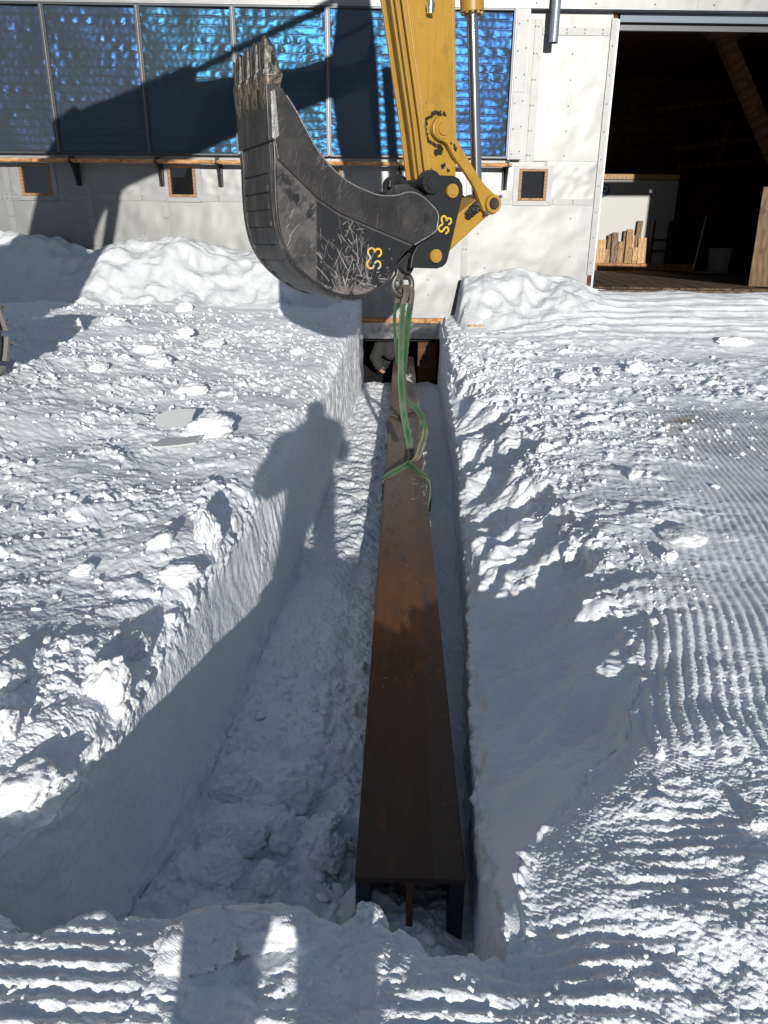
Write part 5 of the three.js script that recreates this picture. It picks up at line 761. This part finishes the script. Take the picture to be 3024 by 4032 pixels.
CH.forEach(([x, z, a, b, c, turn, tilt, label, yy], i) => { const m = M('snow_chunk', lump(200 + i * 7, 11, a * (z < -6 ? .85 : 1.08), b * (z < -6 ? .85 : 1.1), c * (z < -6 ? .85 : 1.08), 0.34, 9), MAT.chunk); m.position.set(x, (yy ?? surfY(x, z)) + b * (z < -6 ? 0.12 : 0.35), z); m.rotation.set(0, turn, tilt, 'YXZ'); tag(m, label, 'snow block', 'snow blocks lying around the trench'); });
{ // sheets of clear ice
  const icePlate = (a, b, s) => { const o = []; for (let i = 0; i < 9; i++) { const t = i / 9 * 6.283, q = 0.72 + 0.4 * h2(i, s, 4), c = Math.cos(t), d = Math.sin(t), k = 1 / Math.max(Math.abs(c), Math.abs(d)); o.push([a * c * k * q, b * d * k * q]); } const g = poly(o, -0.007, 0.007, 0.002); g.rotateX(-Math.PI / 2); return g; };
  const m = M('ice_sheet', icePlate(.17, .11, 3), MAT.ice); m.position.set(-1.84, surfY(-1.84, -5.78) + 0.05, -5.80); m.rotation.set(0.75, 0.1, 0.05); tag(m, 'grey flat sheet of ice leaning against the layered snow mound', 'ice sheet');
  const m2 = M('ice_sheet', icePlate(.20, .09, 8), MAT.ice); m2.position.set(-1.72, surfY(-1.72, -5.35) + 0.025, -5.35); m2.rotation.set(0.15, 0.2, 0.05); tag(m2, 'grey ice sheet lying flat below the leaning one', 'ice sheet');
  const w = M('wood_scrap', bx(-.13, .13, -.012, .012, -.03, .03), MAT.woodPale); w.position.set(1.12, plateauR(1.12, -11.85) + 0.06, -11.9); w.rotation.y = .1; tag(w, 'short piece of pale wood at the foot of the short snow bank', 'wood scrap');
}
{ // countless crumbs of snow
  const geos = [0, 1, 2, 3].map(i => lump(500 + i, 2, 1, 0.75, 0.9, 0.6, 8)), r = mulberry(99), o = new THREE.Object3D(), lists = geos.map(() => []);
  const put = (x, z, s, y) => { o.position.set(x, (y ?? surfY(x, z)) + s * 0.05, z); o.rotation.set(r() * 6, r() * 6, r() * 6); o.scale.set(s * (0.7 + .6 * r()), s * (0.6 + .4 * r()), s * (0.7 + .6 * r())); o.updateMatrix(); lists[Math.floor(r() * 4)].push(o.matrix.clone()); };
  const size = () => 0.006 + 0.017 * Math.pow(r(), 2.8);
  for (let i = 0; i < 2600; i++) { const z = -1.9 - 9.4 * Math.pow(r(), 0.8), w = 0.6 * -z + 0.9, x = xLT(z) - 0.02 - r() * (w - 0.9); if (n2(x * 0.9 + 3, z * 0.9) < -0.55 + 0.5 * (r() - .5)) continue; put(x, z, size() * (1 + 0.08 * -z)); }
  for (let i = 0; i < 3400; i++) { const z = -3 - 8.5 * r(), x = xRC(z) - 0.12 + r() * r() * 4.2; if (x > 0.62 * -z + .3) continue; const keep = Math.exp(-(((z + 8.8) / 1.2) ** 2)) + Math.exp(-(((z + 6.4) / .8) ** 2)) + Math.exp(-((x - xRC(z)) / 0.25)); if (r() > keep) continue; put(x, z, size() * (1 + 0.08 * -z)); }
  for (let i = 0; i < 420; i++) { const z = -1.62 - 2.2 * Math.pow(r(), 1.5), x = lerp(xLB(z) + .02, -0.18, r()); put(x, z, size() * 1.7); }
  for (let i = 0; i < 500; i++) { const z = -1.1 - 2.8 * r(), x = lerp(0.35, 1.5, r()); if (x < xRC(z)) continue; put(x, z, size() * .6); }
  for (let i = 0; i < 260; i++) { const z = -1.0 - .42 * r(), x = lerp(-0.9, .9, r()); put(x, z, size() * .55); }
  for (let i = 0; i < 60; i++) { put(-0.14 + r() * .34, -1.72 - r() * .3, size() * 1.8); }
  const g0 = G('snow_rubble'); tag(g0, 'countless crumbs of broken snow strewn beside the trench', null, null, 'stuff');
  lists.forEach((L, i) => { const im = new THREE.InstancedMesh(geos[i], MAT.crumb, L.length); L.forEach((m, k) => im.setMatrixAt(k, m)); im.name = 'crumbs'; im.castShadow = im.receiveShadow = true; im.userData.kind = 'stuff'; g0.add(im); });
}

// ---------------------------------------------------------------- things in the garage
{
  const k = 22.9 / 24.5, X = x => x * k, Y = y => 1.6 + (y - 1.6) * k, Z0 = -22.9, fl = 0.885;
  const p = tag(G('white_board'), 'large white board with a blue octagon logo at the back of the garage', 'board');
  M('panel', bx(5.0, X(8.22), fl + .01, Y(3.435), Z0 - 0.06, Z0, 0.006), MAT.white, p); M('top_batten', bx(5.0, X(8.22), Y(3.455), Y(3.60), Z0 - 0.05, Z0 + 0.02), MAT.woodPale, p);
  const cx = X(5.975), cy0 = Y(3.145), R0 = X(0.205), oct = []; for (let i = 0; i < 8; i++) oct.push([cx + R0 * Math.cos(i * Math.PI / 4 + Math.PI / 2), cy0 + R0 * 1.0 * Math.sin(i * Math.PI / 4 + Math.PI / 2)]);
  M('logo', poly(oct, Z0 + 0.002, Z0 + 0.006, 0.001), std({ color: lin(0.02, 0.13, 0.30), roughness: .5 }), p);
  const e = []; e.push([-.62, -.02], [.66, -.02], [.6, .42], [.05, .74], [-.48, .46], [-.64, .0], [-.5, -.48], [-.05, -.72], [.42, -.5]); M('logo_letter', stroke(e.map(q => [cx + q[0] * R0 * .82, cy0 + q[1] * R0 * .82]), R0 * .24, Z0 + 0.006, Z0 + 0.010), std({ color: lin(.55, .6, .62), roughness: .5 }), p);
  const tb = M('timber_sill', bx(X(5.70), X(8.9), fl, Y(1.05), Z0 + 0.06, Z0 + 0.36, 0.008), MAT.wood); tag(tb, 'thick squared timber lying in front of the white board', 'timber');
  const blocks = [[5.81, 6.16, 1.73, 'woodPale', 'wide pale offcut at the left end of the timber'], [6.165, 6.31, 1.47, 'woodV', 'shortest offcut at the left, beside the wide pale one'], [6.25, 6.36, 1.88, 'woodGrey', 'thin dark offcut behind the shortest left one'], [6.34, 6.53, 1.95, 'woodGrey', 'grey weathered offcut left of the centre of the row'], [6.535, 6.70, 1.69, 'woodV', 'offcut with a bolt hole, right of the grey weathered one'], [6.70, 6.78, 2.0, 'woodGrey', 'narrow grey offcut behind the tall knotty one'], [6.77, 6.95, 2.04, 'woodV', 'tall knotty offcut in the middle of the row'], [6.955, 7.02, 1.87, 'woodPale', 'narrow pale offcut right of the tall knotty one'], [7.03, 7.19, 2.29, 'woodGrey', 'tallest dark grey offcut at the back of the row'], [6.99, 7.13, 1.52, 'woodPale', 'short pale offcut in front of the tallest grey one'], [7.17, 7.42, 1.80, 'woodPale', 'wide leaning offcut at the right end of the row']];
  blocks.forEach(([a, b, h, m, label], i) => { const back = [2, 5, 8].includes(i) ? -0.09 : (i === 9 ? 0.06 : 0), w = X(b) - X(a), H = Y(h) - Y(1.055); const g = box(w, H, 0.09, 0, H / 2, 0, 0.005); const uv = g.attributes.uv; for (let q = 0; q < uv.count; q++) uv.setXY(q, uv.getX(q) + i * 1.37, uv.getY(q) + i * .71); const o = tag(M('timber_offcut', g, MAT[m]), label, 'offcut', 'timber offcuts standing on the sill'); o.position.set((X(a) + X(b)) / 2, Y(1.055), Z0 + 0.24 + back); o.rotation.z = [0, .02, .03, .015, -.01, 0, .005, 0, -.05, 0, .045][i]; o.rotation.x = -.03; });
  const sl = tag(G('wooden_sled'), 'dark wooden sled standing upright against the white board', 'sled'); const P = (x, y) => V(X(x), Y(y), Z0 + .1);
  const dk = std({ color: lin(.05, .03, .02), roughness: .7 }); M('runner', merge([bx(X(7.50), X(7.57), fl + .1, Y(2.3), Z0 + .05, Z0 + .35)]), dk, sl); M('runner', bx(X(8.06), X(8.14), fl + .1, Y(2.3), Z0 + .05, Z0 + .35), dk, sl); M('rung', bx(X(7.57), X(8.06), Y(1.72), Y(1.77), Z0 + .12, Z0 + .2), dk, sl); M('rung', bx(X(7.57), X(8.06), Y(1.40), Y(1.45), Z0 + .12, Z0 + .2), dk, sl);
  const pr = [[0, 0], [.30, 0], [.315, .02], [.355, .60], [.37, .61], [.37, .64], [.345, .64], [.34, .615], [.30, .04], [0, .03]].map(q => new THREE.Vector2(...q)); const bin = tag(M('storage_bin', projUV(new THREE.LatheGeometry(pr, 40)), MAT.white), 'white round bin standing in the dark of the garage', 'bin'); bin.position.set(X(9.70), fl, Z0 + .3);
  const cr = tag(G('black_crate'), 'black crate standing in front of the white bin', 'crate'); M('crate_box', bx(X(9.85), X(10.6), fl, Y(1.52), Z0 + .55, Z0 + 1.1, .02), MAT.black, cr); M('crate_lid', bx(X(9.83), X(10.62), Y(1.522), Y(1.55), Z0 + .53, Z0 + 1.12, .01), MAT.black, cr);
  const ply = M('plywood_sheet', bx(0, 1.5, 0, 1.72, -.012, .012, .002), MAT.ply); ply.position.set(6.41, 0.89, -14.5); ply.rotation.set(-0.09, 0.02, -0.02); tag(ply, 'tall plywood sheet leaning just inside the garage on the right', 'plywood sheet');
  const pl = M('white_pole', projUV(cyl(V(7.58, 2.30, -20.2), V(7.34, 1.0 , -19.9), 0.016)), MAT.white); tag(pl, 'thin white pole leaning in the dark right part of the garage', 'pole');
  const gl = M('floor_plate', bx(7.9, 8.75, 0.90, 0.915, -21.9, -20.9, .004), std({ color: lin(.3, .29, .27), roughness: .6 })); tag(gl, 'pale plate on the garage floor in a patch of sun', 'floor plate');
}

// ---------------------------------------------------------------- people
function field(bones, cell, k = 0.03) { // one continuous surface around tapered bones
  const lo = V(1e9, 1e9, 1e9), hi = V(-1e9, -1e9, -1e9); for (const b of bones) for (const [p, r] of [[b[0], b[1]], [b[2], b[3]]]) { lo.min(p.clone().subScalar(r + 0.05)); hi.max(p.clone().addScalar(r + 0.05)); }
  const size = hi.clone().sub(lo), half = Math.max(size.x, size.y, size.z) / 2, c = lo.clone().add(hi).multiplyScalar(.5), res = Math.min(150, Math.ceil(2 * half / cell) + 4);
  const mc = new MarchingCubes(res, MAT.black, false, false, 400000); mc.isolation = 0; const p = V(), ab = V(), ap = V();
  for (let z = 0; z < res; z++) for (let y = 0; y < res; y++) for (let x = 0; x < res; x++) {
    p.set((x - res / 2) / (res / 2) * half + c.x, (y - res / 2) / (res / 2) * half + c.y, (z - res / 2) / (res / 2) * half + c.z); let d = 1e3;
    for (const [a, ra, b, rb] of bones) { ab.copy(b).sub(a); ap.copy(p).sub(a); const t = clamp(ap.dot(ab) / Math.max(ab.lengthSq(), 1e-9)); const q = ap.addScaledVector(ab, -t).length() - lerp(ra, rb, t); if (q > d + k) continue; const h = Math.max(k - Math.abs(d - q), 0) / k; d = Math.min(d, q) - h * h * k * .25; }
    mc.field[x + y * res + z * res * res] = -d;
  }
  mc.update(); const n = mc.count; const g = new THREE.BufferGeometry(); const P = mc.positionArray.slice(0, n * 3), N = mc.normalArray.slice(0, n * 3); for (let i = 0; i < n; i++) { P[i * 3] = P[i * 3] * half + c.x; P[i * 3 + 1] = P[i * 3 + 1] * half + c.y; P[i * 3 + 2] = P[i * 3 + 2] * half + c.z; }
  g.setAttribute('position', new THREE.BufferAttribute(P, 3)); g.setAttribute('normal', new THREE.BufferAttribute(N, 3)); return projUV(g);
}
function hand(w, dir, palm, side) { // palm and five bent fingers
  const D = dir.clone().normalize(), P = palm.clone().normalize(), S = D.clone().cross(P).normalize().multiplyScalar(side), b = [], at = (d, s, p) => w.clone().addScaledVector(D, d).addScaledVector(S, s).addScaledVector(P, p);
  b.push([at(-.01, 0, 0), .024, at(.03, 0, 0), .024]); for (const s of [-.028, -.010, .010, .028]) b.push([at(.02, s * .6, 0), .016, at(.085, s, 0), .0125]);
  [[-.030, .058, .0085], [-.010, .074, .009], [.011, .080, .0095], [.031, .070, .009]].forEach(([s, L, r]) => { const a = at(.085, s, 0), c = at(.085 + L * .42, s * 1.05, .016), e = at(.085 + L * .70, s * 1.05, .04), f = at(.085 + L * .78, s * 1.05, .06); b.push([a, r * 1.1, c, r], [c, r, e, r * .92], [e, r * .92, f, r * .8]); });
  b.push([at(.015, .022, .008), .014, at(.048, .05, .022), .011], [at(.048, .05, .022), .011, at(.075, .052, .045), .009]); return b;
}
const SKINP = std({ color: lin(0.42, 0.25, 0.18), roughness: 0.55 });
function headBones(c, f) { const F = f.clone().normalize(), Upv = V(0, 1, 0), S = F.clone().cross(Upv).normalize(), U2 = S.clone().cross(F), at = (a, s, u) => c.clone().addScaledVector(F, a).addScaledVector(S, s).addScaledVector(U2, u); const b = [[at(-.03, 0, .03), .085, at(.02, 0, .03), .08], [at(.03, 0, -.05), .055, at(.045, 0, -.09), .035], [at(.095, 0, .01), .008, at(.115, 0, -.025), .013], [at(.088, .03, .03), .012, at(.088, .032, .03), .012], [at(.088, -.03, .03), .012, at(.088, -.032, .03), .012], [at(.092, .018, -.062), .008, at(.092, -.018, -.062), .008]]; for (const s of [-1, 1]) b.push([at(-.01, s * .083, .02), .014, at(-.015, s * .088, -.03), .010]); return b; }
function person(name, label, J, cols) { // J: joints
  const arm = (s) => { const [a, b, c] = J['arm' + s]; return [[a, .055, b, .045], [b, .043, c, .030]]; }, leg = (s) => { const [a, b, c, d] = J['leg' + s]; return [[a, .085, b, .062], [b, .058, c, .042], [c, .045, d, .035]]; };
  const torso = [[J.pelvis, .13, J.waist, .125], [J.waist, .125, J.chest, .15], [J.chest, .15, J.neck, .07], [J.armL[0], .07, J.armR[0], .07], [J.neck, .055, J.head, .055]];
  const body = [...torso, ...arm('L'), ...arm('R'), ...leg('L'), ...leg('R')];
  const parts = [field(body, 0.022), field(headBones(J.head, J.face), 0.006, .02)]; for (const s of ['L', 'R']) parts.push(field(hand(J['arm' + s][2], J['hand' + s][0], J['hand' + s][1], s === 'L' ? 1 : -1), 0.0042, .008));
  const m = M(name, mergeGeometries(parts), SKINP); tag(m, label, 'person');
  const grow = (list, d) => list.map(([a, ra, b, rb]) => [a, ra + d, b, rb + d]);
  const cut = (list) => list.map(([a, ra, b, rb]) => [a, ra, a.clone().lerp(b, .97), rb]);
  const jk = field(grow([...torso.slice(0, 4), ...cut(arm('L')), ...cut(arm('R'))], .022 + (J.bulk ?? 0)), 0.018); const q = jk.attributes.position; for (let i = 0; i < q.count; i++) { const x = q.getX(i), y = q.getY(i), z = q.getZ(i), f = 0.010 * n3(x * 6, y * 9, z * 6) + .006 * n3(x * 14, y * 20, z * 14); q.setXYZ(i, x + f, y + f * .4, z + f); } jk.computeVertexNormals();
  M('jacket', jk, cols.jacket, m); M('trousers', field(grow([[J.pelvis, .13, J.waist, .115], ...leg('L').slice(0, 2), ...leg('R').slice(0, 2)], .018 + (J.bulk ?? 0) * .35), 0.02), cols.trousers, m);
  for (const s of ['L', 'R']) { const [, , c, d] = J['leg' + s]; M('boot', field([[c.clone().lerp(d, -.1).add(V(0, .03, 0)), .06, c, .06], [c, .058, d, .048]], .014), cols.boot, m); const [, b, w] = J['arm' + s]; if (cols.cuff) M('cuff', projUV(cyl(b.clone().lerp(w, .90), b.clone().lerp(w, .99), .05, .048, 20)), cols.cuff, m); }
  M('hat', field([[J.head.clone().add(V(0, .06, 0)).addScaledVector(J.face, -.02), .095, J.head.clone().add(V(0, .075, 0)), .092]], .01), cols.hat, m); return m;
}
const cloth = (r, g, b) => std({ color: lin(r, g, b), roughness: .92, bumpMap: grain, bumpScale: .003 });
// worker leaning out of the crawl space beside the far end of the beam
person('person', 'person in a grey jacket crouching in the crawl space beside the beam end', {
  pelvis: V(-0.22, -0.52, -14.75), waist: V(-0.22, -0.40, -14.5), chest: V(-0.24, -0.29, -14.08), neck: V(-0.27, -0.05, -14.06), head: V(-0.28, 0.10, -14.08), face: V(0.1, -0.5, 1).normalize(),
  armL: [V(-0.43, -0.18, -14.10), V(-0.55, -0.44, -14.0), V(-0.47, -0.60, -13.9)], armR: [V(-0.07, -0.16, -14.15), V(-0.08, -0.38, -14.05), V(-0.10, -0.45, -13.85)],
  handL: [V(0.35, -0.7, 0.5), V(0.6, 0, -0.6)], handR: [V(0.3, -0.15, 0.7), V(0.2, -1, 0)],
  legL: [V(-0.34, -0.55, -14.72), V(-0.45, -0.72, -14.3), V(-0.45, -0.82, -14.75), V(-0.45, -0.84, -14.95)], bulk: 0.035, legR: [V(-0.12, -0.55, -14.75), V(-0.22, -0.74, -14.32), V(-0.22, -0.82, -14.8), V(-0.22, -0.84, -15.0)],
}, { jacket: cloth(.034, .033, .032), trousers: cloth(.03, .03, .032), boot: cloth(.02, .02, .02), hat: cloth(.03, .03, .03), cuff: cloth(.4, .06, .03) });
// the person taking the picture, standing behind the camera: casts the long shadow
person('person', 'person standing at the near trench end with both arms raised to take a picture', {
  pelvis: V(-0.02, 0.80, 0.42), waist: V(0.0, 0.97, 0.43), chest: V(0.0, 1.15, 0.42), neck: V(0.01, 1.33, 0.38), head: V(0.01, 1.455, 0.36), face: V(0, -0.2, -1).normalize(),
  armL: [V(-0.20, 1.22, 0.40), V(-0.31, 1.04, 0.26), V(-0.10, 1.27, 0.12)], armR: [V(0.20, 1.22, 0.40), V(0.26, 1.0, 0.26), V(0.10, 1.27, 0.12)],
  handL: [V(.5, .7, -.15), V(1, -.3, 0)], handR: [V(-.5, .7, -.15), V(-1, -.3, 0)],
  legL: [V(-0.12, 0.78, 0.42), V(-0.20, 0.43, 0.40), V(-0.24, 0.09, 0.42), V(-0.26, 0.05, 0.24)], legR: [V(0.08, 0.78, 0.42), V(0.06, 0.43, 0.40), V(0.05, 0.09, 0.42), V(0.08, 0.05, 0.24)], bulk: 0.065,
}, { jacket: cloth(.03, .05, .12), trousers: cloth(.02, .02, .025), boot: cloth(.03, .03, .03), hat: cloth(.03, .03, .035) });
{ const p = M('phone', box(0.072, 0.148, 0.008, 0, 1.46, 0.075, .003), MAT.black); tag(p, 'black phone held up by the person at the near trench end', 'phone'); }
renderer.render(scene, camera);
